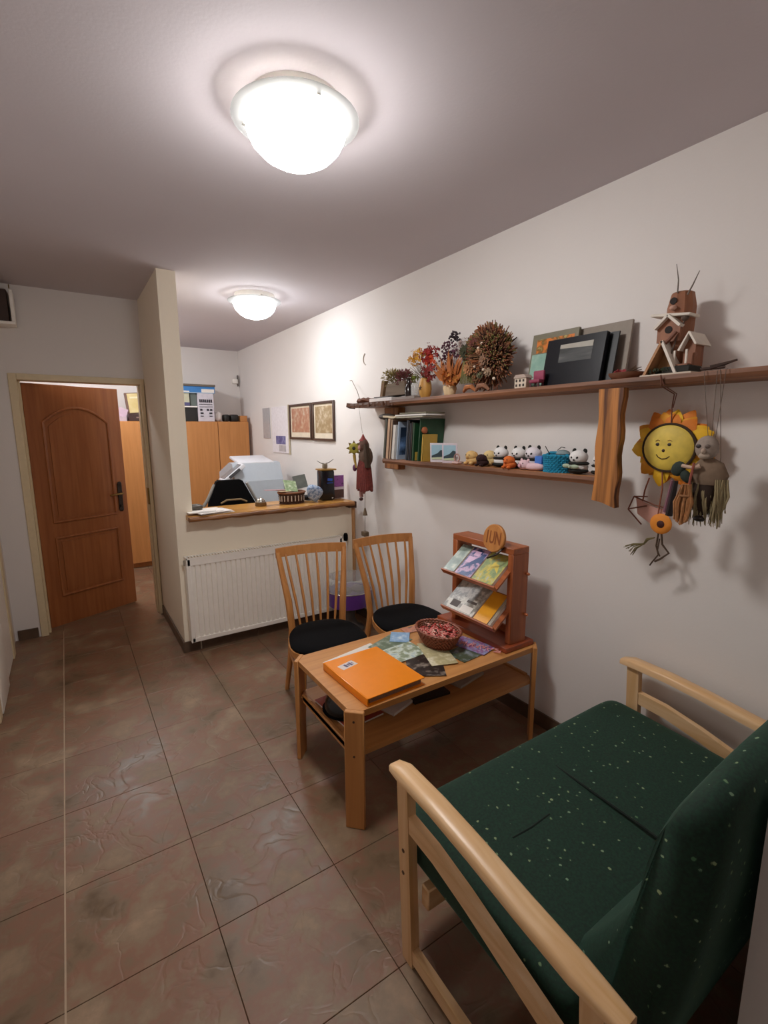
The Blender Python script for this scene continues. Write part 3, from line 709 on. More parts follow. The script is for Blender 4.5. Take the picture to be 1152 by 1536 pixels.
for sx, sy_ in ((0, 0), (1, 0), (1, 1), (0, 1)):
    cxp = TX0+ch/2 if sx == 0 else TX1-ch/2; cyp = TY0+ch/2 if sy_ == 0 else TY1-ch/2
    dx = -1 if sx == 0 else 1; dy = -1 if sy_ == 0 else 1
    nrm = Vector((dx, dy, 0)).normalized(); tan = Vector((-nrm.y, nrm.x, 0))
    Mx = Matrix((tan, nrm, Vector((0, 0, 1)))).transposed().to_4x4(); Mx.translation = Vector((cxp, cyp, 0))+nrm*.011
    lg = MB().b2(-.040, .040, -.011, .011, 0, TZ+.001, .003).xform(Mx).build('leg', TABLEW('z'), t)
    for z in (.475, .325):
        MB().cyl((0, .011, z), (0, .0125, z), .005, n=10).xform(Mx).build('bolt', flat('4a2f20', .4), lg)
# lower shelf contents
t = thing('red_magazine', 'red magazine on the lower table shelf under the black round hat', 'magazine', (.94, 1.80, .336))
MB().box((.975, 1.79, .341), (.19, .28, .008), (0, 0, .08)).build('pages', PAPER, t, smooth=False)
MB().box((.975, 1.79, .3465), (.192, .282, .002), (0, 0, .08)).build('cover', pic(('9c3a2e', 'b04a3c'), 8, 2), t, smooth=False)
t = thing('round_hat', 'black glossy round hat on the red magazine under the table', 'hat', (.955, 1.77, .348))
MB().lathe([(.105, 0), (.105, .012), (.10, .045), (.08, .080), (.045, .098), (.002, .103)], (.965, 1.78, .349), 26, cap0=True).build('dome', flat('0c0b0c', .22), t)
MB().lathe([(.103, .001), (.115, .004), (.103, .008)], (.965, 1.78, .349), 26).build('brim', BLACK, t)
for k, (x, y, z, sx, sy_, rz, lab) in enumerate(((1.17, 1.70, .337, .16, .12, .3, 'white papers lying on the lower table shelf behind the front leg'), (1.35, 1.70, .337, .20, .14, -.1, 'dark folder lying in the middle of the lower table shelf'), (1.60, 1.72, .337, .20, .15, .2, 'pale plastic sleeve near the wall end of the lower table shelf'))):
    o = MB().box((x, y, z+.006), (sx, sy_, .012), (0, 0, rz)).build(('paper_pile', 'dark_folder', 'plastic_sleeve')[k], (PAPER, flat('2a1d16', .5), flat('b3a89a', .4))[k], smooth=False, loc=(x, y, .337)); tag(o, lab, ('papers', 'folder', 'sleeve')[k])
# orange binder
t = thing('orange_binder', 'glossy orange ring binder with a white sticker on the table', 'binder', (1.04, 1.67, TZ))
ORG = flat('f08a12', .22, 0, .02)
M = Matrix.Translation((1.045, 1.672, TZ)) @ Matrix.Rotation(.03, 4, 'Z')
MB().b2(-.145, .145, -.17, .20, .001, .004, .001).xform(M).build('back_cover', ORG, t)
MB().b2(-.145, .145, -.17, .20, .032, .036, .001).xform(M).build('front_cover', ORG, t)
MB().b2(-.150, -.143, -.17, .20, .001, .036, .003, 2).xform(M).build('spine', ORG, t)
MB().b2(-.13, .135, -.155, .19, .005, .031).xform(M).build('pages', flat('8a6a55', .7, 0, .2, 120), t, smooth=False)
st = MB().prism([(-.115, .085), (-.08, .072), (-.045, .072), (-.035, .08), (-.035, .128), (-.045, .137), (-.085, .137), (-.115, .122)], (.0361, .0366)).xform(M)
st = MB().box((-.07, .115, .0363), (.085, .045, .0006), (0, 0, .2), .0).xform(M).build('sticker', flat('ded2cc', .4), t, smooth=False)
m = MB()
for i, (dx, w2, hh) in enumerate(((-.010, .012, .026), (.004, .008, .020), (.016, .010, .028), (.028, .004, .018))):
    m.box((-.07+dx, .115+dx*.2, .0368), (w2, hh, .0006), (0, 0, .2))
m.xform(M).build('sticker_print', flat('4a4668', .5), t, smooth=False)
# brochures on the table
BR = [
 ((1.08, 1.885, .5158), (.30, .15), .18, ('dfd9d0', 'e8e2d8'), 'plain white sheet half under the orange binder'),
 ((1.30, 1.925, .5175), (.21, .13), .35, ('3f4b3a', '6d7f68', 'a9b3a8'), 'green landscape brochure at the back edge of the table'),
 ((1.38, 1.955, .5195), (.12, .10), .9, ('4f7aa8', '8fb4d6', 'cfe0ea'), 'sky blue brochure between the basket and the orange binder'),
 ((1.29, 1.80, .5215), (.20, .15), .05, ('4f5f48', '8f9c80', 'd5dfd2', '9fb8c2'), 'grey green brochure in front of the sky blue one'),
 ((1.30, 1.64, .5200), (.17, .20), -.55, ('15110f', '2d231f', '8f8377'), 'dark brochure beside the orange binder corner'),
 ((1.42, 1.70, .5225), (.13, .24), -.35, ('7a7355', 'c2b78c', 'ece5cc'), 'cream map leaflet in front of the basket'),
 ((1.54, 1.63, .5180), (.15, .13), .1, ('20251d', '4d5a45', '8d96a0'), 'dark tree picture brochure right of the basket'),
 ((1.63, 1.67, .5200), (.12, .20), .25, ('4d4f7c', '8b8fb5', '8a3b7a', 'b8b9d0'), 'blue and purple brochure next to the brochure stand base'),
 ((1.52, 2.00, .5185), (.16, .07), -.1, ('a34f42', 'c98a70', '6b5b55'), 'reddish leaflet behind the sweets basket'),
]
for k, (c, s, rz, cols, lab) in enumerate(BR):
    leaflet(lab, c, s, (0, 0, rz), cols, k, 'brochure', 28)
t = MB()
for i in range(26):
    f = i/25; a = (1.55+.14*f, 1.80-.26*f, .5225)
    t.tube([(a[0]+R_.uniform(-.02, .02), a[1]+R_.uniform(-.02, .02), a[2]), (a[0]+R_.uniform(-.025, .025), a[1]+R_.uniform(-.02, .02), a[2]+.006), (a[0]+R_.uniform(-.03, .03), a[1]+R_.uniform(-.02, .02), a[2])], .0022, 5)
tag(t.build('ribbon_trim', flat('e49a98', .5), loc=(1.62, 1.67, .522)), 'curly pink and white ribbon on the blue brochure', 'ribbon')
# sweets basket
t = thing('sweets_basket', 'oval wicker basket full of pink wrapped sweets on the table', 'basket', (1.49, 1.775, .524))
RW = flat('8c4a30', .5, 0, .25, 80)
M = (1.49, 1.775, .526)
wk = MB(); n = 36
bx = .085; by = .115
for r in range(9):
    f = r/8; k = .72+.42*f**.8; pts = []
    for j in range(n*2+1):
        a = PI*j/n; w_ = .003*(1 if (j+r) % 2 else -1)
        dxx, dyy = (bx*k+w_)*math.cos(a), (by*k+w_)*math.sin(a)
        pts.append((M[0]+dxx*.8-dyy*.6*.0+dxx*.2, M[1]+dyy, M[2]+.078*f))
    wk.tube(pts, .0062 if r == 8 else .0045, 5, cap=False)
wk.build('weave', RW, t)
wk = MB(); wk.lathe([(.0, .004), (.71, .004), (.80, .02), (1.0, .05), (1.12, .078)], M, 32, sx=bx, sy=by); wk.build('basket_wall', flat('5a3a22', .7), t)
for i in range(80):
    a = R_.uniform(0, 2*PI); q = math.sqrt(R_.random())*.9
    c = Vector((M[0]+bx*q*math.cos(a), M[1]+by*q*math.sin(a), M[2]+.062+.016*(1-q*q)+R_.uniform(-.004, .004)))
    if i < 3:
        pass
    if i == 0:
        m = MB(); m.ell((0, 0, 0), (.011, .006, .005), n=8); m.prism([(.009, 0), (.02, .007), (.02, -.007)], (-.001, .001)); m.prism([(-.009, 0), (-.02, .007), (-.02, -.007)], (-.001, .001))
        sw = m.build('sweet', flat('c96a62', .25), smooth=True); sw.location = c; tag(sw, 'small pink wrapped sweet heaped in the wicker basket', 'sweet', 'pink wrapped sweets in the basket')
        base = sw; alt = []
        for colr in ('e0a898', 'b8433c', 'd98078'):
            me = base.data.copy(); me.materials.clear(); me.materials.append(flat(colr, .25)); alt.append(me)
    else:
        o = base.copy(); C.objects.link(o); o.location = c
        if i % 4:
            o.data = alt[i % 3]; o['label'] = ('small pale peach wrapped sweet in the wicker basket', 'small deep red wrapped sweet in the wicker basket', 'small salmon wrapped sweet in the wicker basket')[i % 3]
        o.rotation_euler = (R_.uniform(-.5, .5), R_.uniform(-.5, .5), R_.uniform(0, 6))
# brochure stand
t = thing('brochure_stand', 'reddish wooden brochure stand with two tilted trays and a round sign on the table end', 'stand', (1.80, 1.76, TZ))
CHz, CHy, CHx = CHERRY('z'), CHERRY('y'), CHERRY('x')
MB().b2(1.70, 1.90, 1.512, 2.035, TZ+.001, TZ+.028, .003).build('base_board', wood('a8532f', '863f25', 'y', .35), t)
FX0, FX1, FY0, FY1, FZ = 1.745, 1.858, 1.53, 1.965, 1.032
for y in (FY0, FY1-.035):
    MB().b2(FX0, FX1, y, y+.035, TZ+.028, FZ-.03, .003).build('post', CHz, t)
MB().b2(FX0, FX1, FY0, FY1, FZ-.032, FZ, .003).build('top_rail', CHy, t)
MB().b2(FX1-.02, FX1-.005, FY0+.035, FY1-.035, TZ+.03, TZ+.07, .002).build('back_rail', CHy, t)
for z in (.885, .675):
    k = MB().ell((FX1-.015, FY0-.010, z+.01), (.008, .012, .008), n=10); k.build('peg', CHy, t)
for zl in (.845, .640):
    M = frame((1.655, 0, zl), (0, -1, 0), (.78, 0, .62))   # local x = -Y, local y = up the slope
    tray = MB().b2(-1.935, -1.545, 0, .20, -.010, 0, .001).xform(M).build('tray', CHy, t)
    MB().b2(-1.935, -1.545, -.010, .0, -.010, .022, .002).xform(M).build('tray_lip', CHERRY('y'), tray)
    covers = [((-1.925, -1.845), ('3d4a44', '8fa095', 'c9cdbd'), 1), ((-1.835, -1.72), ('2a3f66', '39507f', 'c9a8c6', 'b98fb0'), 2), ((-1.71, -1.572), ('3e5a2f', '8fa06b', 'c9b84a', 'a9b8b0'), 3)] if zl > .8 else [((-1.925, -1.70), ('3b2f29', '8f8a7f', 'cfcbbf', 'b9b3a5'), 4), ((-1.69, -1.595), ('e2981a', 'eaa528'), 5), ((-1.588, -1.572), ('6c6258', 'b3a893'), 6)]
    names = ('green photo brochures in the upper tray, left pile', 'blue and lilac brochures in the middle of the upper tray', 'yellow green map brochures at the right of the upper tray') if zl > .8 else ('grey and white newspaper stack in the lower tray', 'bright orange yellow booklet in the lower tray', 'thin grey leaflets at the right end of the lower tray')
    for ((a, b), cols, sd), nm in zip(covers, names):
        r = thing('brochure_pile', nm, 'brochure', tuple(M @ Vector(((a+b)/2, .1, .002))))
        MB().b2(a, b, .002, .185, .001, .016).xform(M).build('pages', PAPER, r, smooth=False)
        MB().b2(a, b, .002, .185, .016, .0175).xform(M).build('cover', pic(cols, 26, sd), r, smooth=False)
        if sd == 2:
            m = MB().prism([(a+.01, .03), (b-.02, .10), (b-.005, .14), (b-.04, .13), (a+.035, .075)], (.0176, .0181)).xform(M); m.build('cover_picture', flat('2f4a7c', .35), r, smooth=False)
            m = MB(); m.b2(a+.01, a+.06, .085, .125, .0176, .018); m.b2(a+.03, a+.07, .135, .165, .0176, .018); m.xform(M).build('lilac_patch', flat('d9b6d3', .35), r, smooth=False)
        if sd == 3:
            m = MB(); m.prism([(a+.05, .06), (a+.08, .10), (a+.12, .07), (a+.10, .12), (a+.06, .13)], (.0176, .018)).xform(M); m.build('cover_picture', flat('d6c04e', .35), r, smooth=False)
        if sd == 4:
            m = MB(); m.b2(a+.12, a+.20, .01, .05, .0176, .018); m.xform(M).build('white_patch', PAPER, r, smooth=False)
            m = MB(); m.b2(a+.04, a+.10, .02, .06, .0176, .018); m.b2(a+.13, a+.20, .07, .085, .0176, .018); m.xform(M).build('dark_patch', flat('4a3f38', .5), r, smooth=False)
DM = frame((FX0-.012, 1.645, 1.066), (0, -1, 0), (.18, 0, 1))
d = MB().lathe([(0, -.010), (.066, -.010), (.070, -.006), (.070, .006), (.066, .010), (0, .010)], n=32).xform(DM).build('round_sign', wood('c98a4c', 'a86a34', 'z', .35), t)
text('carved_letters', '1UN', .066, wood('8f4f22', '7a401a', 'z', .5), d, DM @ Matrix.Translation((0, 0, .0105)) @ Matrix.Diagonal((.8, 1.35, 1, 1)), .0008, .001)
MB().tube([tuple(DM @ Vector((.058, -.035, -.012))), tuple(DM @ Vector((.045, -.075, .02))), tuple(DM @ Vector((.0, -.10, .03)))], .005, 6).build('sign_bracket', IRON, t)

# ------------------------------------------------------------------ sofa
t = thing('sofa', 'two-seat sofa with pale wooden arms and green speckled upholstery', 'sofa', (1.34, .72, 0))
def green():
    m, tt, b = nt('green_upholstery')
    mp = coords(tt, (1, 1, 1))
    vo = N(tt, 'ShaderNodeTexVoronoi'); vo.inputs['Scale'].default_value = 30; vo.inputs['Randomness'].default_value = .75
    nz = N(tt, 'ShaderNodeTexNoise'); nz.inputs['Scale'].default_value = 140
    tt.links.new(mp.outputs[0], vo.inputs['Vector']); tt.links.new(mp.outputs[0], nz.inputs['Vector'])
    ad = N(tt, 'ShaderNodeMath', operation='MULTIPLY_ADD'); ad.inputs[1].default_value = .25; tt.links.new(nz.outputs['Fac'], ad.inputs[0]); tt.links.new(vo.outputs['Distance'], ad.inputs[2])
    fl = ramp(tt, [(.215, (1, 1, 1, 1)), (.26, (0, 0, 0, 1))]); tt.links.new(ad.outputs[0], fl.inputs[0])
    br = ramp(tt, [(.3, '082116'), (.7, '0d3422')]); tt.links.new(nz.outputs['Fac'], br.inputs[0])
    cr_ = ramp(tt, [(0, '3d6a48'), (.5, '8a9a70'), (1, '5f8a78')]); tt.links.new(vo.outputs['Color'], cr_.inputs[0])
    mx = N(tt, 'ShaderNodeMix', data_type='RGBA'); tt.links.new(fl.outputs[0], mx.inputs['Factor']); tt.links.new(br.outputs[0], mx.inputs['A']); tt.links.new(cr_.outputs[0], mx.inputs['B'])
    tt.links.new(mx.outputs['Result'], b.inputs['Base Color']); b.inputs['Roughness'].default_value = .85
    b.inputs['Sheen Weight'].default_value = .25; b.inputs['Sheen Roughness'].default_value = .4
    b.inputs['Sheen Tint'].default_value = (.25, .6, .45, 1)
    bump(tt, b, nz.outputs['Fac'], .3, .001); return m
GR = green()
for sx, x in ((0, .735), (1, 1.935)):
    # vertical posts
    MB().prism([(.955, 0), (1.003, 0), (1.035, .60), (.985, .60)], (x-.015, x+.015), axis='x').build('front_post', BEECH('z'), t, smooth=False)
    MB().prism([(.345, 0), (.392, 0), (.425, .545), (.375, .545)], (x-.015, x+.015), axis='x').build('rear_post', BEECH('z'), t, smooth=False)
    # arm rest
    pr_ = [(1.065, .608), (1.02, .616), (.87, .612), (.72, .597), (.58, .577), (.44, .562), (.335, .555)]
    m = MB(); prev = None; secs = []
    for i, (y, z) in enumerate(pr_):
        wv = .030 if 0 < i < len(pr_)-1 else .022; th = .017 if 0 < i < len(pr_)-1 else .012
        secs.append([m.bm.verts.new((x+a*wv, y, z+b*th)) for a, b in ((-1, -.7), (-.7, -1), (.7, -1), (1, -.7), (1, .6), (.75, 1), (-.75, 1), (-1, .6))])
    for i in range(len(secs)-1):
        for j in range(8): m.bm.faces.new((secs[i][j], secs[i][(j+1) % 8], secs[i+1][(j+1) % 8], secs[i+1][j]))
    m.bm.faces.new(secs[0]); m.bm.faces.new(secs[-1][::-1]); m.build('armrest', BEECH('y'), t, ang=50)
    up = [(.985, .50), (.87, .492), (.74, .465), (.60, .425), (.46, .385), (.38, .375)]
    poly = up+[(y, z-.052) for y, z in up[::-1]]
    MB().prism(poly, (x-.012, x+.012), axis='x').build('side_rail', BEECH('y'), t, smooth=False)
    MB().prism([(.985, .015), (.985, .06), (.36, .06), (.36, .015)], (x-.012, x+.012), axis='x').build('floor_runner', BEECH('y'), t, smooth=False)
    m = MB()
    for z in (.30, .375): m.cyl((x-.0155, 1.0, z), (x-.017, 1.0, z), .006, n=10)
    m.build('bolt', flat('5a3a22', .5), t)
MB().b2(.76, 1.91, .50, .535, .20, .26, .004).build('rear_beam', BEECH('x'), t)
MB().b2(.76, 1.91, .93, .965, .20, .27, .004).build('front_beam', BEECH('x'), t)
m = MB(); m.ell((1.335, .775, .355), (.571, .315, .088), (math.radians(3), 0, 0), n=72, e1=.28, e2=.12)
for v in m.bm.verts:
    if v.co.z > .37: v.co.z -= .012*math.exp(-((v.co.x-1.315)/.012)**2)+.006*abs(math.sin((v.co.x-.765)*5.6))*0
m.build('seat_cushion', GR, t, ang=60)
m = MB(); m.tube([(1.315, 1.06, .441), (1.315, .95, .4465), (1.312, .80, .4475), (1.312, .62, .444), (1.312, .50, .436)], .0045, 6); m.build('centre_seam', flat('06170f', .9), t)
m = MB(); m.tube([(.965, .805, .4425), (1.04, .80, .4435), (1.125, .803, .4425)], .0035, 6); m.build('stitched_crease', flat('06170f', .9), t)
prof = [(.535, .40), (.53, .44), (.475, .53), (.438, .61), (.407, .70), (.391, .805), (.372, .88), (.352, .915), (.325, .93), (.300, .92), (.285, .88), (.290, .72), (.315, .50), (.345, .33), (.40, .27), (.49, .29)]
pc = Vector((sum(p[0] for p in prof)/len(prof), sum(p[1] for p in prof)/len(prof)))
m = MB(); secs = []; NX = 34
for i in range(NX+1):
    f = i/NX*2-1; k_ = 1-.45*max(0, (abs(f)-.90)/.10)**2.2
    row = []
    for y, z in prof:
        p = pc+(Vector((y, z))-pc)*Vector((k_, k_)) if False else Vector((pc.x+(y-pc.x)*k_, pc.y+(z-pc.y)*(1-(1-k_)*.35)))
        lz = max(0, (p.y-.55)/.4)
        row.append(m.bm.verts.new((1.340+f*(.500-.035*lz), p.x, p.y+.045*lz*(1-f*f))))
    secs.append(row)
for i in range(NX):
    for j in range(len(prof)): m.bm.faces.new((secs[i][j], secs[i][(j+1) % len(prof)], secs[i+1][(j+1) % len(prof)], secs[i+1][j]))
m.bm.faces.new(secs[0]); m.bm.faces.new(secs[-1][::-1]); bc = m.build('back_cushion', GR, t, ang=70)

# ------------------------------------------------------------------ wall shelf unit
BARKM = wood('8a5a3c', '4e2f1b', 'y', .6, .6, 1.4, .5)
def rough_board(name, x0, x1, y0, y1, z0, z1, mat, parent, amp=.006, seed=0, n=60):
    rg = random.Random(seed); m = MB(); secs = []
    ph = [rg.uniform(0, 6) for _ in range(5)]
    for i in range(n+1):
        f = i/n; y = y0+(y1-y0)*f
        d = amp*(math.sin(f*9+ph[0])+.5*math.sin(f*23+ph[1])+.3*math.sin(f*57+ph[2])); e = amp*.4*(math.sin(f*15+ph[3])+.6*math.sin(f*41+ph[4]))
        secs.append([m.bm.verts.new(p) for p in ((x1, y, z0), (x0+d+.006, y, z0+e*.5), (x0+d, y, (z0+z1)/2+e*.3), (x0+d*1.1+.004, y, z1), (x1, y, z1))])
    for i in range(n):
        for j in range(5):
            fc_ = m.bm.faces.new((secs[i][j], secs[i][(j+1) % 5], secs[i+1][(j+1) % 5], secs[i+1][j])); fc_.material_index = 1 if j in (1, 2) else 0
    m.bm.faces.new(secs[0]); m.bm.faces.new(secs[-1][::-1])
    o = m.build(name, mat, parent, ang=30); o.data.materials.append(BARKM); return o
SZ, SZ2 = 1.788, 1.402
t = thing('wall_shelf', 'rustic two-tier wooden wall shelf with bark edges along the right wall', 'shelf', (1.92, 1.9, 1.3))
rough_board('upper_board', 1.815, WX-.002, .42, 3.22, SZ-.030, SZ, RUST('y'), t, .006, 1, 110)
lb = rough_board('lower_board', 1.82, WX-.002, 1.166, 2.80, SZ2-.034, SZ2, RUST('y'), t, .005, 2, 80)
for v in lb.data.vertices:
    if v.co.y+1.9 < 1.175 and v.co.x+1.92 > 1.9: v.co.y = 1.232-1.9
    elif v.co.y+1.9 < 1.235 and v.co.x+1.92 > 1.9: v.co.y = max(v.co.y, 1.240-1.9+v.co.y*.001)
m = MB(); secs = []
rg = random.Random(5)
for i in range(15):
    f = i/14; z = 1.30+(SZ-.036-1.30)*f; d = .004*math.sin(i*1.3); d2 = .004*math.cos(i*.9)
    y0, y1 = 1.072+d, 1.168+d2
    if i == 0: y0 += .0
    secs.append([m.bm.verts.new(p) for p in ((1.79, y0, z-(.012 if i == 0 else 0)), (1.788, (y0+y1)/2, z+(.004 if i == 0 else 0)), (1.79, y1, z+(.01 if i == 0 else 0)), (1.825, y1, z+(.01 if i == 0 else 0)), (1.825, y0, z-(.012 if i == 0 else 0)))])
for i in range(14):
    for j in range(5): m.bm.faces.new((secs[i][j], secs[i][(j+1) % 5], secs[i+1][(j+1) % 5], secs[i+1][j]))
m.bm.faces.new(secs[0]); m.bm.faces.new(secs[-1][::-1]); m.build('hanging_board', wood('b9793c', '4a240d', 'z', .5, .9, 1.9), t, ang=25)
MB().b2(1.965, WX-.002, 2.81, 2.985, 1.315, SZ-.036, .004).build('wall_upright', RUST('z'), t)
m = MB()
for i in range(16):
    y = 3.22-.006*i*6; m.box((1.825+R_.uniform(-.004, .006), y, SZ-.018), (.012, .03, .03), (0, 0, R_.uniform(-.4, .4)))
m.box((1.83, 3.235, SZ-.016), (.05, .05, .03), (.1, .2, .5)); m.build('bark_piece', flat('5a3a28', .85, 0, .3, 60), t, smooth=False)

# ---- lower shelf: books
def book(lab, y, th, dep, hgt, col, lean=7, name='book', x0=1.828, cover=None, grp=None, z=SZ2, rz=0):
    t = thing(name, lab, 'book', (x0, y, z+.001), 0)
    t.rotation_euler = (-math.radians(lean), 0, rz)
    MB().b2(.003, dep-.004, -th/2+.0015, th/2-.0015, .003, hgt-.004).build('pages', PAPER, t, smooth=False, world=False)
    c = col if not isinstance(col, str) else flat(col, .5)
    m = MB(); m.b2(0, dep, -th/2, -th/2+.0015, 0, hgt); m.b2(0, dep, th/2-.0015, th/2, 0, hgt); m.b2(0, .002, -th/2, th/2, 0, hgt); m.build('cover', c, t, smooth=False, world=False)
    if cover is not None:
        m = MB().b2(.012, dep-.012, -th/2-.0006, -th/2, *cover[1]); m.build('cover_picture', cover[0], t, smooth=False, world=False)
    return t
bk = [
 ('grey green hardback at the far left end of the lower shelf', .018, .17, .265, '56584c'),
 ('slim black book beside the grey green hardback', .012, .17, .262, '1d1a17'),
 ('beige hardback, third from the left end of the lower shelf', .028, .17, .268, 'c4a184'),
 ('thin brown book right of the beige hardback', .010, .165, .262, '6e4c38'),
 ('tan paperback between two brown books', .014, .165, .262, 'ba9c80'),
 ('thin dark brown book left of the white magazine', .009, .165, .255, '4e382b'),
 ('thick white magazine binder on the lower shelf', .032, .17, .225, 'd6d3cd'),
]
y = 2.795
for lab, th, dep, hg, col in bk:
    y -= th/2; book(lab, y, th, dep, hg, col, -7); y -= th/2+.0015
y -= .02
book('book with blue mountain cover picture', y-.012, .016, .175, .245, flat('9fb0c4', .4), -6, cover=(pic(('151a20', '2a3a50', '6f92c0', '8faccf'), 9, 3), (.03, .21))); y -= .105
for lab, th, col, hg in (('dark blue grey hardback right of the mountain cover', .016, '3a4350', .255), ('black slim book among the dark blue books', .012, '18181c', .25), ('navy book with pale spine title', .014, '262c38', .235), ('dark brown book left of the green atlas', .014, '2a221f', .24)):
    y -= th/2; book(lab, y, th, .17, hg, col, -5); y -= th/2+.003
book('tall dark green book with yellow label at the foot', y-.012, .018, .175, .235, '1c4428', -4, cover=(flat('c9a94a', .5), (.003, .055))); y -= .05
book('dark green taller book behind the yellow booklet', y-.008, .012, .19, .262, '1f4a30', -6, x0=1.835); y -= .034
book('mustard yellow booklet leaning at the end of the book row', y-.012, .014, .11, .165, 'b8963e', -5, x0=1.835, rz=.0); y -= .045
tag(MB().ell((1.86, y+.035, SZ2+.19), (.022, .016, .022), n=12).build('clay_knob', flat('a05a35', .6), loc=(1.86, y+.03, SZ2+.17)), 'small orange clay ball on top of the mustard booklet', 'ornament')
# lying on the books
t = thing('rolled_magazine', 'curved cream magazine lying on top of the upright books', 'magazine', (1.87, 2.6, SZ2+.262))
m = MB(); pth = [(1.87, 2.79, 1.684), (1.87, 2.73, 1.682), (1.87, 2.69, 1.676), (1.87, 2.66, 1.676), (1.87, 2.63, 1.682)]
secs = []
for p in pth: secs.append([m.bm.verts.new((p[0]+a, p[1], p[2]+b)) for a, b in ((-.045, -.006), (.06, -.006), (.06, .006), (-.045, .006))])
for i in range(len(secs)-1):
    for j in range(4): m.bm.faces.new((secs[i][j], secs[i][(j+1) % 4], secs[i+1][(j+1) % 4], secs[i+1][j]))
m.bm.faces.new(secs[0]); m.bm.faces.new(secs[-1][::-1]); m.build('pages', flat('cfc0a2', .6), t)
for k, (ya, yb, z, lab, col) in enumerate(((2.33, 2.60, 1.672, 'flat grey green booklet lying on the dark books', 'a8a594'), (2.30, 2.61, 1.684, 'white papers on top of the pile over the books', 'e2dfda'), (2.30, 2.56, 1.695, 'thin olive folder topmost of the pile over the books', '77735f'))):
    o = MB().box((1.88, (ya+yb)/2, z+.002), (.15, yb-ya, .009), (0, 0, .02*k)).build('booklet', flat(col, .6), loc=(1.88, (ya+yb)/2, z), smooth=False); tag(o, lab, 'booklet')
m = MB().ell((1.90, 2.85, 1.685), (.05, .07, .022), (0, 0, .2), n=16); tag(m.build('knitted_hat', flat('5f5854', .8), loc=(1.90, 2.85, 1.67)), 'soft grey knitted hat lying at the left end above the books', 'hat')
for yy, lab, wd in ((2.285, 'small framed card with blue mountain picture, left of two', .085), (2.175, 'small pale framed card with mountain picture, right of two', .085)):
    t = thing('framed_card', lab, 'card', (1.86, yy-.04, SZ2+.001), math.radians(38 if yy > 2.25 else 34))
    M = Matrix.Rotation(-.12, 4, 'Y')
    MB().b2(0, .006, -.045, .045, 0, .115, .001).xform(M).build('card_frame', flat('dcd8e0' if yy > 2.25 else 'd6c9d2', .4), t, world=False)
    MB().b2(-.001, 0, -.036, .036, .022, .105).xform(M).build('sky', pic(('7fb0c8', 'a8cad8'), 10, 1), t, smooth=False, world=False)
    MB().prism([(-.036, .022), (.036, .022), (.036, .04), (.0, .055), (-.02, .075), (-.036, .07)], (-.002, -.001), axis='x').xform(M).build('mountain', flat('37484f', .5), t, smooth=False, world=False)
    MB().prism([(-.036, .018), (.036, .018), (.036, .028), (-.036, .034)], (-.003, -.002), axis='x').xform(M).build('foreground', flat('c3cfae', .5), t, smooth=False, world=False)
t = thing('wire_ring_ornament', 'little pink ring ornament beside the framed cards', 'ornament', (1.86, 2.075, SZ2))
MB().ring((1.86, 2.075, SZ2+.035), .022, .004, 'x', 16).build('ring', flat('a8847c', .5), t); MB().b2(1.84, 1.88, 2.05, 2.10, SZ2+.001, SZ2+.014, .004).build('foot', flat('c9a8a0', .6), t)

# ---- plush animals
def ear_pair(t, c, col, r=.012, dy=.028, dz=.03, flatx=.5):
    for s in (-1, 1): MB().ell((c[0], c[1]+s*dy, c[2]+dz), (r*flatx, r, r*1.1), n=10).build('ear', col, t)
def panda(label, x, y, z=SZ2, white='dcdad8', k=1.0, black='15140f'):
    t = thing('panda_toy', label, 'soft toy', (x, y, z+.001), group='plush pandas on the lower shelf')
    Wm, Bm = flat(white, .9, 0, .04, 200, .4), flat(black, .9, 0, .1, 200, .4)
    z0 = z+.001
    MB().ell((x, y, z0+.030*k), (.036*k, .042*k, .030*k), n=16).build('body', Wm, t)
    MB().ell((x-.004, y, z0+.014*k), (.040*k, .046*k, .014*k), n=16).build('leg_band', Bm, t)
    MB().ell((x-.002, y, z0+.046*k), (.039*k, .047*k, .011*k), n=16).build('arm_band', Bm, t)
    hd = MB().ell((x-.004, y, z0+.072*k), (.036*k, .041*k, .032*k), n=18).build('head', Wm, t)
    for s in (-1, 1):
        MB().ell((x, y+s*.027*k, z0+.101*k), (.006*k, .009*k, .011*k), (s*.6, 0, 0), n=10).build('ear', Bm, t)
        MB().ell((x-.036*k, y+s*.013*k, z0+.072*k), (.003*k, .007*k, .005*k), (s*.5, 0, 0), n=8).build('eye_patch', Bm, hd)
    MB().ell((x-.040*k, y, z0+.062*k), (.004*k, .005*k, .003*k), n=8).build('nose', Bm, hd)
    return t
panda('plush panda with crossed black arms behind the orange toy', 1.90, 1.775)
panda('plush panda in the middle, second from left', 1.93, 1.682)
p3 = panda('mostly white plush panda above the pink pig', 1.93, 1.59, white='d9d2d6', k=1.05)
panda('plush panda with green bow right of the turquoise basket', 1.88, 1.302)
panda('plush panda cut off by the hanging board', 1.90, 1.21, k=.85)
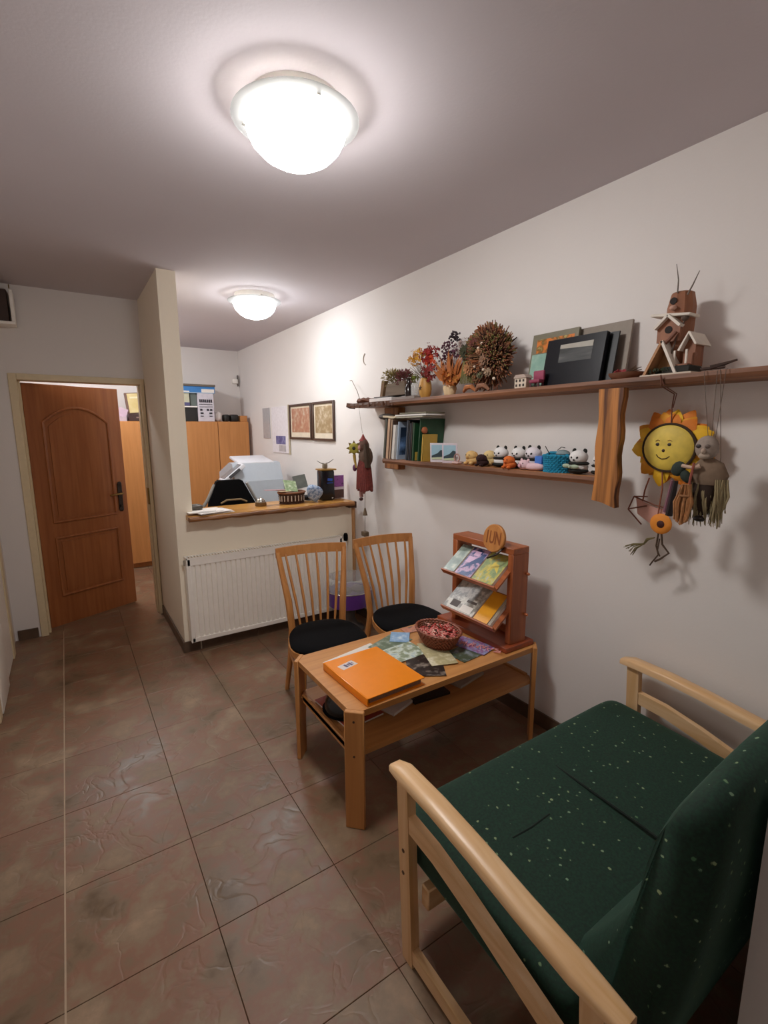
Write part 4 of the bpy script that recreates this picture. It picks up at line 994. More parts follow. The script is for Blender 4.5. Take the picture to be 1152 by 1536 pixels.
def pup(name, label, x, y, col, ears, k=1.0, nose='1c1410'):
    t = thing(name, label, 'soft toy', (x, y, SZ2+.001)); z0 = SZ2+.001
    A, B = flat(col, .9, 0, .05, 200, .4), flat(ears, .9, 0, .05, 200, .4)
    MB().ell((x, y, z0+.022*k), (.035*k, .036*k, .022*k), n=16).build('body', A, t)
    hd = MB().ell((x-.012*k, y, z0+.043*k), (.028*k, .030*k, .025*k), n=16).build('head', A, t)
    for s in (-1, 1): MB().ell((x-.006*k, y+s*.026*k, z0+.048*k), (.010*k, .008*k, .016*k), (s*.5, 0, 0), n=10).build('ear', B, t)
    MB().ell((x-.040*k, y, z0+.036*k), (.006*k, .008*k, .006*k), n=10).build('muzzle', B, hd)
    for s in (-1, 1): MB().ell((x-.038*k, y+s*.011*k, z0+.048*k), (.002*k, .003*k, .003*k), n=8).build('eye', flat(nose, .3), hd)
    for s in (-1, 1): MB().ell((x-.03*k, y+s*.018*k, z0+.008*k), (.014*k, .009*k, .008*k), n=10).build('paw', A, t)
    return t
pup('dog_toy', 'cream plush dog at the left end of the toy row', 1.90, 1.985, 'd3ae72', 'b98f55', 1.15)
pup('dog_toy', 'second cream plush dog behind the dark brown toy', 1.94, 1.885, 'd8bd84', 'c9a860', 1.2)
pup('monkey_toy', 'small dark brown plush toy in front of the cream dogs', 1.855, 1.865, '2a0d0c', '240a0a', .95)
pup('fox_toy', 'small orange plush toy in front of the pandas', 1.853, 1.672, 'd0692a', 'b8561c', .95)
t = thing('pig_toy', 'pale pink plush pig lying in front of the white panda', 'soft toy', (1.86, 1.555, SZ2+.001)); z0 = SZ2+.001
PK = flat('d8b6bc', .9, 0, .05, 200, .4)
MB().ell((1.865, 1.535, z0+.018), (.028, .062, .018), n=18, e1=.8).build('body', PK, t)
hd = MB().ell((1.855, 1.585, z0+.024), (.026, .034, .024), n=16).build('head', PK, t)
MB().cyl((1.828, 1.588, z0+.022), (1.822, 1.588, z0+.022), .008, n=12).build('snout', flat('c99aa4', .8), hd)
for s in (-1, 1):
    MB().ell((1.86, 1.585+s*.02, z0+.047), (.004, .008, .008), n=8).build('ear', PK, t); MB().ell((1.832, 1.587+s*.013, z0+.032), (.002, .003, .003), n=8).build('eye', DARK, hd)
tag(MB().b2(1.86, 1.92, 1.487, 1.53, SZ2+.001, SZ2+.07, .006, 2).build('blue_box', flat('3b6fc0', .4), loc=(1.89, 1.485, SZ2)), 'small plain blue box left of the turquoise basket', 'box')
t = thing('turquoise_basket', 'turquoise woven basket on the lower shelf', 'basket', (1.88, 1.42, SZ2))
wicker('weave', (1.88, 1.415, SZ2+.003), .045, .058, .072, flat('1c86a8', .5, 0, .15, 90), t, 1.12, 8, 22, .0034)
MB().tube([(1.88, 1.48, SZ2+.075), (1.88, 1.455, SZ2+.088), (1.88, 1.40, SZ2+.090), (1.88, 1.36, SZ2+.078)], .006, 6).build('handle', flat('1c86a8', .5, 0, .15, 90), t)
t = thing('grey_insect_ornament', 'grey figure with thin feelers inside the turquoise basket', 'ornament', (1.89, 1.40, SZ2+.07))
MB().ell((1.89, 1.395, SZ2+.085), (.025, .035, .018), n=12).build('body', flat('7d8d90', .8), t)
m = MB(); m.tube([(1.87, 1.45, SZ2+.08), (1.865, 1.465, SZ2+.105), (1.86, 1.47, SZ2+.118)], .0018, 5); m.tube([(1.87, 1.41, SZ2+.10), (1.87, 1.39, SZ2+.115), (1.87, 1.37, SZ2+.112)], .0018, 5); m.build('feeler', DARK, t)
m = MB(); m.ell((1.838, 1.295, SZ2+.034), (.006, .022, .010), n=12); m.ell((1.836, 1.335, SZ2+.036), (.006, .020, .010), n=12); m.ell((1.832, 1.314, SZ2+.032), (.007, .007, .007), n=10)
tag(m.build('bow', flat('9aa890', .5), loc=(1.838, 1.31, SZ2+.03)), 'pale green bow tied on the panda right of the basket', 'bow')

# ---- upper shelf things
UZ = SZ+.001
def leafy(parent, name, n, c, rad, colr, size, seed, up=.0, shape='star', kind='stuff'):
    rg = random.Random(seed); m = MB()
    for i in range(n):
        d = Vector((rg.gauss(0, 1), rg.gauss(0, 1), rg.gauss(0, 1)+up)); d.normalize(); q = rg.random()**.45
        p = Vector(c)+Vector((d.x*rad[0]*q, d.y*rad[1]*q, d.z*rad[2]*q))
        s_ = size*rg.uniform(.6, 1.3)
        if shape == 'star':
            a = d.orthogonal().normalized()*s_; b = d.cross(a).normalized()*s_
            for k in range(5):
                th = 2*PI*k/5+rg.random()*.4; e = a*math.cos(th)+b*math.sin(th)
                f_ = a*math.cos(th+1.57)+b*math.sin(th+1.57)
                m.poly([p, p+e*.5+f_*.28+d*s_*.1, p+e+d*s_*.25, p+e*.5-f_*.28+d*s_*.1])
        elif shape == 'ball': m.ell(p, (s_,)*3, n=6)
        elif shape == 'spike': m.tube([p, p+d*s_*1.5, p+d*s_*3], [s_*.2, s_*.45, s_*.08], 5)
    return m.build(name, colr, parent, kind=kind)
def stems(parent, base, n, c, rad, colr, seed, r=.0012):
    rg = random.Random(seed); m = MB()
    for i in range(n):
        p = Vector(c)+Vector((rg.uniform(-1, 1)*rad[0], rg.uniform(-1, 1)*rad[1], rg.uniform(-1, 1)*rad[2])); b = Vector(base)
        m.tube([b, b.lerp(p, .5)+Vector((rg.uniform(-.01, .01), rg.uniform(-.01, .01), 0)), p], r, 4)
    return m.build('stem', colr, parent, kind='stuff')
# driftwood end, booklets
m = MB().ell((1.90, 3.13, UZ+.018), (.06, .10, .018), n=20)
for v in m.bm.verts: v.co.z += .006*math.sin(v.co.y*90)+.003*math.sin(v.co.x*140)
tag(m.build('driftwood', flat('6b4534', .85, 0, .3, 60), loc=(1.90, 3.12, UZ)), 'piece of brown driftwood at the far left end of the upper shelf', 'driftwood')
for k, (ya, yb, z, lab, col, hh) in enumerate(((2.70, 2.98, UZ, 'white booklet stack at the left of the upper shelf', 'dcd8d6', .022), (2.74, 2.92, UZ+.023, 'dark grey booklet on the white booklets', '4a4644', .007), (2.45, 2.69, UZ, 'grey booklets under the wooden vase on the upper shelf', '8b8079', .016))):
    o = MB().b2(1.835, 1.96, ya, yb, z, z+hh, .001).build('booklet', flat(col, .6), loc=(1.89, (ya+yb)/2, z), smooth=False); tag(o, lab, 'booklet')
t = thing('planter_box', 'grey wooden planter box of dried heather on the upper shelf', 'planter', (1.90, 2.71, UZ+.023))
zb = UZ+.031
MB().prism([(2.56, zb), (2.80, zb), (2.78, zb+.075), (2.58, zb+.085)], (1.85, 1.945), axis='x').build('box', wood('7a6a58', '5d4e40', 'y', .8), t, smooth=False)
leafy(t, 'heather', 700, (1.90, 2.70, zb+.10), (.055, .14, .055), flat('6b5a34', .9), .0055, 3, .8, 'spike')
leafy(t, 'pale_heather', 260, (1.88, 2.76, zb+.115), (.05, .09, .06), flat('8f8048', .9), .0055, 4, .8, 'spike')
leafy(t, 'dark_heather', 320, (1.88, 2.615, zb+.10), (.055, .065, .055), flat('71383a', .9), .0055, 5, .6, 'spike')
tag(MB().prism([(2.865, UZ+.03), (2.895, UZ+.035), (2.87, UZ+.14), (2.835, UZ+.135)], (1.87, 1.90), axis='x').build('bark_strip', wood('8a6a48', '5c4128', 'z', .8), loc=(1.88, 2.86, UZ+.02), smooth=False), 'upright strip of bark left of the planter box', 'bark')
t = thing('small_bottle', 'small dark bottle between the planter box and the wooden vase', 'bottle', (1.85, 2.515, UZ+.017))
MB().lathe([(0, 0), (.022, 0), (.024, .05), (.012, .07), (.010, .095), (0, .095)], (1.850, 2.53, UZ+.017), 16).build('glass', flat('221512', .15), t); MB().cyl((1.850, 2.53, UZ+.112), (1.850, 2.53, UZ+.122), .011, n=12).build('cap', IRON, t)
t = thing('glass_jar', 'small clear jar left of the wooden vase', 'jar', (1.86, 2.47, UZ+.017))
MB().lathe([(.026, .0), (.027, .06), (.020, .075), (.018, .075), (.024, .058), (.023, .004)], (1.86, 2.475, UZ+.018), 18, cap0=True).build('jar_glass', CLR, t)
leafy(t, 'green_sprig', 40, (1.86, 2.48, UZ+.12), (.025, .03, .03), flat('6f7a2c', .9), .010, 8, .2, 'star')
t = thing('wooden_vase', 'pale wooden vase with star hole holding yellow and red dried flowers', 'vase', (1.87, 2.385, UZ))
vz = UZ
MB().lathe([(0, 0), (.026, 0), (.036, .02), (.040, .05), (.037, .085), (.028, .115), (.022, .115), (.022, .1), (0, .1)], (1.87, 2.385, vz), 24).build('vase_body', wood('d0a052', 'b07e38', 'z', .5), t)
m = MB()
for k in range(5):
    a = 2*PI*k/5+PI/2; m.prism([(2.385, vz+.055), (2.385+.007*math.cos(a+.6), vz+.055+.007*math.sin(a+.6)), (2.385+.017*math.cos(a), vz+.055+.017*math.sin(a)), (2.385+.007*math.cos(a-.6), vz+.055+.007*math.sin(a-.6))], (1.8295, 1.832), axis='x')
m.build('star_hole', flat('3f2814', .8), t, smooth=False)
stems(t, (1.87, 2.39, vz+.10), 40, (1.88, 2.43, vz+.22), (.03, .12, .06), flat('5c4a2a', .9), 2)
leafy(t, 'yellow_flowers', 60, (1.87, 2.47, vz+.245), (.045, .09, .055), flat('d9a033', .8), .016, 12, .3)
leafy(t, 'red_flowers', 75, (1.865, 2.345, vz+.235), (.05, .075, .085), flat('9a1f18', .8), .018, 13, .1)
leafy(t, 'crimson_leaves', 30, (1.85, 2.32, vz+.15), (.04, .07, .06), flat('8a2a26', .8), .022, 14, -.2)
leafy(t, 'orange_flowers', 22, (1.84, 2.30, vz+.20), (.03, .06, .05), flat('c94a22', .8), .016, 15)
t = thing('berry_twigs', 'purple berry twigs rising behind the red flowers', 'dried flowers', (1.93, 2.24, UZ))
stems(t, (1.95, 2.22, UZ+.02), 26, (1.94, 2.23, UZ+.26), (.03, .11, .06), flat('4f2a30', .9), 5)
leafy(t, 'purple_berries', 110, (1.935, 2.25, UZ+.25), (.035, .10, .07), flat('55263c', .6), .0062, 16, 0, 'ball')
leafy(t, 'dark_berries', 45, (1.935, 2.20, UZ+.335), (.03, .045, .035), flat('2c1a26', .5), .0062, 17, 0, 'ball')
leafy(t, 'pale_seed_fluff', 50, (1.95, 2.15, UZ+.27), (.03, .07, .06), flat('b09a90', .9), .010, 18)
t = thing('corn_husk_doll', 'orange brown corn husk bouquet in a cream pot', 'dried flowers', (1.88, 2.13, UZ))
MB().lathe([(0, 0), (.030, 0), (.040, .04), (.036, .055), (.0, .05)], (1.88, 2.17, UZ), 20).build('pot', flat('d6bb92', .7), t)
m = MB(); rg = random.Random(21)
for i in range(40):
    a = rg.uniform(-1.25, 1.25); L = rg.uniform(.10, .20); w2 = rg.uniform(.010, .018)
    b = Vector((1.875+rg.uniform(-.02, .02), 2.14, UZ+.055)); d = Vector((rg.uniform(-.25, .15), math.sin(a)*.55, math.cos(a))).normalized(); s_ = d.cross(Vector((1, 0, 0))).normalized()
    m.poly([b-s_*w2*.4, b+d*L*.5-s_*w2+Vector((-.008, 0, 0)), b+d*L, b+d*L*.5+s_*w2+Vector((-.008, 0, 0)), b+s_*w2*.4])
m.build('husk_leaves', flat('a8622f', .8, 0, .2, 50), t, kind='stuff')
leafy(t, 'husk_flowers', 26, (1.85, 2.13, UZ+.095), (.03, .065, .04), flat('d08e46', .8), .026, 22)
leafy(t, 'pink_petals', 30, (1.86, 2.16, UZ+.16), (.03, .05, .05), flat('a9755c', .8), .018, 23)
# dried wreath
t = thing('dried_wreath', 'big round dried flower and grass wreath on the upper shelf', 'wreath', (1.92, 1.90, UZ))
wc = Vector((1.925, 1.885, UZ+.182)); rg = random.Random(31)
hub = MB().ell(wc, (.055, .125, .13), n=18); hub.build('moss_core', flat('2a1c12', .95), t)
groups = (('brown_grass', '7a4c36', 900), ('tan_grass', '9a7250', 480), ('green_grass', '75703a', 260), ('rust_grass', 'a0603a', 260), ('dark_grass', '42291d', 380))
for gi, (nm, col, cnt) in enumerate(groups):
    m = MB()
    for i in range(cnt):
        a = rg.uniform(0, 2*PI)
        if nm == 'green_grass': a = rg.gauss(-.55 if False else PI*.78, .35) if rg.random() < .4 else rg.gauss(.35, .5)
        # a measured in y,z plane: y decreasing is to the right of the picture
        ry = -math.cos(a); rz_ = math.sin(a)
        q = rg.uniform(.25, 1); lift = math.sqrt(max(0, 1-q*q))
        b = wc+Vector((-.05*lift-.005, ry*.115*q, rz_*.115*q))
        d = Vector((-.75*lift-.05+rg.uniform(-.15, .15), ry*q+rg.uniform(-.15, .15), rz_*q+rg.uniform(-.15, .15))).normalized()
        L = rg.uniform(.04, .075)
        tip = b+d*L; tip.x = min(tip.x, 2.02); tip.z = max(tip.z, UZ+.004)
        mid = b+d*L*.55; mid.x = min(mid.x, 2.015); mid.z = max(mid.z, UZ+.004)
        b.z = max(b.z, UZ+.004)
        m.tube([b, mid, tip], [.0015, rg.uniform(.003, .0055), .0028], 4)
    m.build(nm, flat(col, .9), t, kind='stuff')
for k, (dy, dz, col, s_) in enumerate(((-.045, -.03, '8a6a55', .040), (.035, .065, '6b3a30', .030), (-.075, -.09, 'a38a72', .026), (-.01, .02, 'b58a6a', .022), (.10, .03, '3a3a22', .045), (.07, -.06, 'a9764c', .04), (-.02, -.10, '6b6a50', .022))):
    m = MB()
    for ring_, (nn, rr3, lift) in enumerate(((10, 1, 0), (8, .7, .012), (5, .4, .02))):
        for j in range(nn):
            a = 2*PI*j/nn+ring_*.4; d = Vector((0, math.cos(a), math.sin(a))); sd = Vector((0, -math.sin(a), math.cos(a)))
            c = wc+Vector((-.098-lift, dy, dz)); c.z = max(c.z, UZ+s_+.003)
            m.poly([c, c+d*s_*rr3*.5+sd*s_*rr3*.3+Vector((-.006, 0, 0)), c+d*s_*rr3+Vector((-.012, 0, 0)), c+d*s_*rr3*.5-sd*s_*rr3*.3+Vector((-.006, 0, 0))])
    c = wc+Vector((-.115, dy, dz)); c.z = max(c.z, UZ+s_+.003)
    m.ell(c, (.006, .008, .008), n=8); m.build('dried_flower', flat(col, .85), t)
m = MB()
for dy, dz in ((-.03, .055), (-.005, .035), (-.045, -.075), (-.12, -.125), (.02, -.055)): m.ell(wc+Vector((-.11, dy, dz)), (.008,)*3, n=10)
m.build('seed_pod', flat('cdbba6', .6), t)
m = MB()
for i in range(12):
    a = .6*i/12; m.tube([wc+Vector((-.08, .03+.012*i, -.13)), wc+Vector((-.095, .06+.006*i, -.05)), wc+Vector((-.085, .09+.003*i, .02))], .003, 5)
m.build('olive_stalks', flat('6e6a3a', .8), t, kind='stuff')
for k, (yy, colr, lab) in enumerate(((1.965, 'a8683c', 'brown wooden slice in front of the wreath, left'), (1.87, '8a6048', 'curved brown root piece in front of the wreath, right'))):
    m = MB(); m.tube([(1.845, yy+.05, UZ+.010), (1.835, yy+.02, UZ+.030), (1.835, yy-.02, UZ+.032), (1.845, yy-.045, UZ+.008)], [.008, .014, .013, .007], 8)
    tag(m.build('driftwood', flat(colr, .8, 0, .2, 80), loc=(1.84, yy, UZ)), lab, 'driftwood')
# little ceramic house
t = thing('ceramic_house', 'tiny white ceramic house with dark windows on the upper shelf', 'ornament', (1.85, 1.60, UZ))
MB().b2(1.83, 1.87, 1.575, 1.645, UZ, UZ+.046, .002).build('house_body', flat('cbbcaa', .7), t)
MB().prism([(1.57, UZ+.046), (1.65, UZ+.046), (1.635, UZ+.062), (1.585, UZ+.062)], (1.826, 1.874), axis='x').build('roof', flat('a8968a', .7), t, smooth=False)
for r_ in range(2):
    for c_ in range(3): MB().b2(1.828, 1.83, 1.585+.021*c_, 1.594+.021*c_, UZ+.008+.021*r_, UZ+.019+.021*r_).build('window', flat('2d221c', .6), t, smooth=False)
t = thing('pink_mini_chair', 'small dark pink toy armchair between the ceramic house and the black picture', 'toy', (1.85, 1.53, UZ))
MB().b2(1.83, 1.87, 1.50, 1.56, UZ+.018, UZ+.034, .006, 2).build('seat', flat('83324a', .7), t); MB().b2(1.86, 1.875, 1.50, 1.56, UZ+.03, UZ+.075, .006, 2).build('backrest', flat('8f3c56', .7), t)
for s in (1.508, 1.552):
    for xx in (1.836, 1.868): MB().cyl((xx, s, UZ), (xx, s, UZ+.02), .004, n=8).build('leg', flat('4a1f2c', .6), t)
# leaning panels. local: x toward room normal
def leaning(name, label, cat, y0, y1, hgt, xb, tilt, th, mat):
    t = thing(name, label, cat, (xb, (y0+y1)/2, UZ)); t.rotation_euler = (0, math.radians(tilt), 0)
    w_ = (y1-y0)/2
    MB().b2(0, th, -w_, w_, 0, hgt, .001).build('board', mat, t, smooth=False, world=False); return t, w_
t, w_ = leaning('grey_board', 'tall plain grey board leaning behind the black picture', 'board', 1.175, 1.44, .255, 1.962, 8, .012, flat('8a7f73', .6))
t, w_ = leaning('picture_book', 'tall greenish picture panel with orange drawing left of the black picture', 'book', 1.405, 1.66, .262, 1.930, 9, .014, flat('7a7562', .5))
MB().b2(-.001, 0, -w_+.02, w_-.03, .17, .235).build('orange_drawing', pic(('c9572a', 'd8803c', '7a5a2c', 'b9a86a'), 30, 2), t, smooth=False, world=False)
MB().b2(-.001, 0, -w_+.01, w_-.01, .015, .165).build('teal_panel', pic(('5f8f86', '93b5a6', 'b3c7b8'), 16, 4), t, smooth=False, world=False)
MB().b2(-.002, -.001, -w_+.06, w_-.07, .05, .075).build('green_plant', flat('3f6a48', .6), t, smooth=False, world=False)
t, w_ = leaning('black_picture', 'black framed album with a grey seascape photo on the upper shelf', 'picture', 1.24, 1.535, .215, 1.885, 11, .022, flat('0c0f16', .3))
MB().b2(-.001, 0, -w_+.055, w_-.075, .105, .185).build('photo', pic(('2a2c2e', '5a5c5c', '8a8a86'), 10, 5, .2, (1, .4, 3)), t, smooth=False, world=False)
MB().prism([(-w_+.055, .16), (w_-.075, .168), (w_-.075, .185), (-w_+.055, .185)], (-.002, -.001), axis='x').build('sky_strip', flat('a8a49a', .3), t, smooth=False, world=False)
t, w_ = leaning('black_album', 'second black board right behind the black framed album', 'board', 1.205, 1.36, .212, 1.918, 11, .008, flat('101214', .4))
# dish with twigs
t = thing('twig_dish', 'small brown dish with pink flower and twigs on the upper shelf', 'dish', (1.88, 1.12, UZ))
MB().lathe([(0, 0), (.035, 0), (.055, .014), (.060, .026), (.054, .024), (.034, .006), (0, .005)], (1.88, 1.12, UZ), 24, sx=.8, sy=1.15).build('dish', flat('6d4632', .7), t)
leafy(t, 'pink_flower', 14, (1.87, 1.14, UZ+.028), (.02, .035, .01), flat('b5484f', .8), .012, 41)
m = MB(); rg = random.Random(9)
for i in range(8): m.tube([(1.87+rg.uniform(-.02, .02), 1.13+rg.uniform(-.02, .01), UZ+.022), (1.87+rg.uniform(-.03, .03), 1.06+rg.uniform(-.01, .01), UZ+.032+rg.uniform(0, .015))], .0016, 4)
m.build('twig', flat('55402f', .8), t, kind='stuff')
# bird house
t = thing('birdhouse', 'brown multi-storey birdhouse with white roofs on the upper shelf', 'birdhouse', (1.91, .96, UZ))
LOG = wood('9a6444', '7b4c33', 'z', .6); WR = flat('d9d0c4', .7)
MB().prism([(.86, UZ), (1.04, UZ), (1.04, UZ+.006), (.86, UZ+.006)], (1.84, 2.0), axis='x').build('base_plate', flat('c4b8a8', .7), t, smooth=False)
tw = MB().lathe([(.036, .02), (.040, .10), (.046, .17), (.047, .21), (.047, .245), (.037, .292), (.030, .296), (0, .296)], (1.93, .955, UZ), 10, cap0=True).build('tower', LOG, t, ang=20)
MB().b2(1.868, 1.94, .895, 1.035, UZ+.208, UZ+.218, .002).xform(Matrix.Translation((1.9, .96, UZ+.21)) @ Matrix.Rotation(.13, 4, 'X') @ Matrix.Translation((-1.9, -.96, -UZ-.21))).build('ledge', WR, t)
for z, r_ in ((.262, .012), (.165, .012)):
    MB().cyl((1.886, .963, UZ+z), (1.8825 if z > .2 else 1.8775, .963, UZ+z), r_, n=16).build('entry_hole', flat('1c120d', .8), tw)
MB().ell((1.876, .958, UZ+.237), (.012, .012, .009), n=12).build('perch', flat('b98f7c', .6), tw)
# middle gable house front
MB().prism([(.925, UZ+.12), (1.005, UZ+.12), (1.005, UZ+.175), (.965, UZ+.205), (.925, UZ+.175)], (1.872, 1.884), axis='x').build('gable_front', LOG, t, smooth=False)
MB().cyl((1.8715, .965, UZ+.162), (1.870, .965, UZ+.162), .013, n=16).build('gable_hole', flat('1c120d', .8), t)
for s in (-1, 1):
    Mx = Matrix.Translation((1.872, .965, UZ+.212)) @ Matrix.Rotation(s*.75, 4, 'X')
    MB().b2(-.018, .014, 0 if s < 0 else -.062, .062 if s < 0 else 0, -.005, .004).xform(Mx).build('gable_roof', WR, t, smooth=False)
MB().tube([(1.862, .985, UZ+.10), (1.855, .95, UZ+.125), (1.86, .93, UZ+.15)], .007, 6).build('leaning_twig', flat('6b3d28', .7), t)
# lower A-frame feeder
for s in (-1, 1):
    Mx = Matrix.Translation((1.875, .972, UZ+.122)) @ Matrix.Rotation(s*1.12, 4, 'X')
    MB().b2(-.032, .030, 0 if s < 0 else -.135, .135 if s < 0 else 0, -.005, .004).xform(Mx).build('feeder_roof', wood('b98a60', '9a6a42', 'y', .6) if s < 0 else WR, t, smooth=False)
MB().prism([(.93, UZ+.008), (1.02, UZ+.008), (.975, UZ+.10)], (1.895, 1.90), axis='x').build('feeder_back', wood('a87a48', '8a5f35', 'z', .6), t, smooth=False)
leafy(t, 'moss', 60, (1.86, .975, UZ+.018), (.02, .055, .008), flat('2c3320', .95), .008, 51)
# side house
MB().b2(1.89, 1.95, .875, .915, UZ+.03, UZ+.12).build('side_house', LOG, t, smooth=False)
MB().prism([(.925, UZ+.085), (.893, UZ+.145), (.888, UZ+.145), (.862, UZ+.10), (.868, UZ+.098), (.892, UZ+.138), (.918, UZ+.082)], (1.865, 1.975), axis='x').build('side_roof', WR, t, smooth=False)
MB().b2(1.862, 1.90, .885, .94, UZ+.03, UZ+.036).build('side_shelf', LOG, t)
for yy in (.89, .93): MB().b2(1.864, 1.87, yy, yy+.006, UZ+.036, UZ+.085).build('side_post', WR, t, smooth=False)
m = MB().b2(1.85, 1.94, .87, .965, UZ+.006, UZ+.03, .004); m.build('dark_tray', flat('23211c', .8), t)
m = MB(); rg = random.Random(77)
m.tube([(1.89, .955, UZ+.288), (1.885, .953, UZ+.33), (1.88, .962, UZ+.385)], [.0025, .0022, .001], 5); m.tube([(1.90, .925, UZ+.278), (1.89, .905, UZ+.305), (1.885, .885, UZ+.345)], [.003, .0025, .0012], 5)
m.build('antenna_twig', flat('6f655c', .8), t)
m = MB().ell((1.885, .918, UZ+.20), (.012, .014, .014), n=10); m.tube([(1.885, .918, UZ+.19), (1.875, .93, UZ+.15), (1.872, .945, UZ+.09), (1.868, .95, UZ+.05)], .003, 5); m.build('dried_rose', flat('5a4a40', .8), t)
# metal object near right edge of shelf
m = MB(); m.tube([(1.84, .80, UZ+.010), (1.85, .77, UZ+.018), (1.86, .73, UZ+.03)], [.008, .006, .003], 6); m.tube([(1.84, .83, UZ+.008), (1.85, .76, UZ+.010)], .005, 6)
tag(m.build('wooden_peg', flat('3d2a22', .7), loc=(1.85, .78, UZ)), 'small dark twig lying near the right end of the upper shelf', 'twig')

# ------------------------------------------------------------------ hanging sunflower
SC = Vector((1.935, .955, 1.525))
t = thing('sunflower_doll', 'smiling yellow sunflower doll hanging from the upper shelf', 'hanging doll', tuple(SC))
YL = [flat('e8b51e', .7, 0, .1), flat('e0961c', .7, 0, .1), flat('d87a1e', .7, 0, .1)]
rg = random.Random(5)
k = 0
for ring_, (nn, L, xo) in enumerate(((13, .155, .012), (13, .138, .004), (11, .150, -.002))):
    for j in range(nn):
        a = 2*PI*j/nn+ring_*.21+rg.uniform(-.08, .08); LL = L*rg.uniform(.88, 1.05)
        d = Vector((0, math.cos(a), math.sin(a))); s_ = Vector((0, -math.sin(a), math.cos(a)))
        m = MB(); secs = []
        for f, w2, lx in ((.45, .020, 0), (.62, .030, -.006), (.8, .028, -.004), (.93, .014, .004), (1.0, .003, .010)):
            c = SC+d*LL*f+Vector((xo+.012+lx, 0, 0)); secs.append([m.bm.verts.new(c-s_*w2), m.bm.verts.new(c+Vector((-.004, 0, 0))), m.bm.verts.new(c+s_*w2)])
        for i in range(4):
            for q in range(2): m.bm.faces.new((secs[i][q], secs[i][q+1], secs[i+1][q+1], secs[i+1][q]))
        top = math.sin(a) > .55
        m.build('petal', YL[2] if (top and ring_ != 1) or (math.sin(a) < -.8 and ring_ == 0) else YL[(k) % 2], t); k += 1
fc = MB().ell(SC, (.026, .098, .090), n=28).build('face', flat('d9bd4e', .6, 0, .18, 20), t)
MB().ring(SC+Vector((-.004, 0, 0)), .096, .006, 'x', 32, sy=.93).build('dark_garland', flat('3a2a18', .9), t)
fx = SC.x-.0245
for s in (-1, 1):
    MB().ell((fx, SC.y+.010-s*.022, SC.z+.013), (.003, .0075, .0065), n=10).build('eye', flat('2a1a14', .4), fc)
    MB().tube([(fx, SC.y+.010-s*.014, SC.z+.026), (fx, SC.y+.010-s*.022, SC.z+.030), (fx, SC.y+.010-s*.031, SC.z+.025)], .0013, 4).build('eyebrow', flat('7a4a24', .5), fc)
MB().ell((fx-.001, SC.y+.008, SC.z-.010), (.004, .006, .006), n=10).build('nose', flat('40241a', .4), fc)
MB().tube([(fx+.001, SC.y+.034, SC.z-.026), (fx, SC.y+.026, SC.z-.036), (fx-.0005, SC.y+.012, SC.z-.042), (fx, SC.y-.004, SC.z-.040), (fx+.001, SC.y-.016, SC.z-.031)], .0018, 5).build('mouth', flat('40241a', .4), fc)
m = MB(); m.tube([SC+Vector((0, 0, .085)), SC+Vector((-.004, .002, .15)), SC+Vector((-.012, -.006, .20)), SC+Vector((-.115, -.008, .225)), SC+Vector((-.127, -.010, .262))], .0025, 5); m.tube([SC+Vector((-.004, -.002, .15)), SC+Vector((-.015, -.016, .20)), SC+Vector((-.112, -.018, .225)), SC+Vector((-.127, -.010, .262))], .002, 5); m.build('hanging_loop', flat('6b4030', .7), t)
m = MB(); m.tube([SC+Vector((-.005, .062, -.12)), SC+Vector((-.012, .072, -.17)), SC+Vector((-.01, .078, -.215))], .003, 5); m.tube([SC+Vector((-.005, .015, -.09)), SC+Vector((-.012, .005, -.16)), SC+Vector((-.012, .012, -.26))], .003, 5); m.build('wire_leg', flat('8a4a30', .6), t)
# twig seat / pink
m = MB(); tw_ = [((.115, -.20), (.03, -.225)), ((.03, -.225), (-.04, -.235)), ((.115, -.20), (.06, -.195)), ((.135, -.255), (.06, -.232)), ((.135, -.255), (.075, -.31)), ((.115, -.20), (.135, -.255))]
for a, b in tw_: m.tube([SC+Vector((-.01, a[0], a[1])), SC+Vector((-.01, b[0], b[1]))], .003, 5)
m.build('twig_seat', flat('7a4a3a', .7), t)
MB().poly([SC+Vector((-.002, .11, -.205)), SC+Vector((-.002, .03, -.235)), SC+Vector((-.002, -.03, -.24)), SC+Vector((-.002, -.02, -.28)), SC+Vector((-.002, .05, -.30)), SC+Vector((-.002, .10, -.27))]).build('pink_cloth', flat('cf9f92', .8), t)
FCn = SC+Vector((-.012, -.002, -.295))
MB().ell(FCn, (.012, .042, .042), Matrix.Rotation(PI/2, 4, 'Y') @ Matrix.Diagonal((3.4, 1, .28, 1)), n=22).build('small_flower', flat('e08a2c', .7), t)
MB().ell(FCn+Vector((-.010, -.004, 0)), (.006, .015, .015), n=14).build('flower_centre', flat('3d0f0a', .7), t)
m = MB(); B = FCn+Vector((0, 0, -.04))
for (pts, r_) in (([(0, .006, 0), (0, .010, -.05), (0, -.002, -.085)], .0035), ([(0, -.006, 0), (0, -.012, -.04), (0, -.04, -.07), (0, -.01, -.10), (0, .01, -.115)], .004), ([(0, 0, -.02), (0, .004, -.07), (0, -.008, -.09)], .003), ([(0, -.004, -.08), (0, .02, -.12), (0, .028, -.135)], .003)):
    m.tube([B+Vector(p) for p in pts], r_, 5)
m.build('stem_leg', flat('4a3524', .7), t)
m = MB(); rg = random.Random(4)
m.tube([B+Vector((0, .02, -.02)), B+Vector((0, .045, -.03)), B+Vector((0, .06, -.055))], [.006, .014, .006], 6, flat=.4)
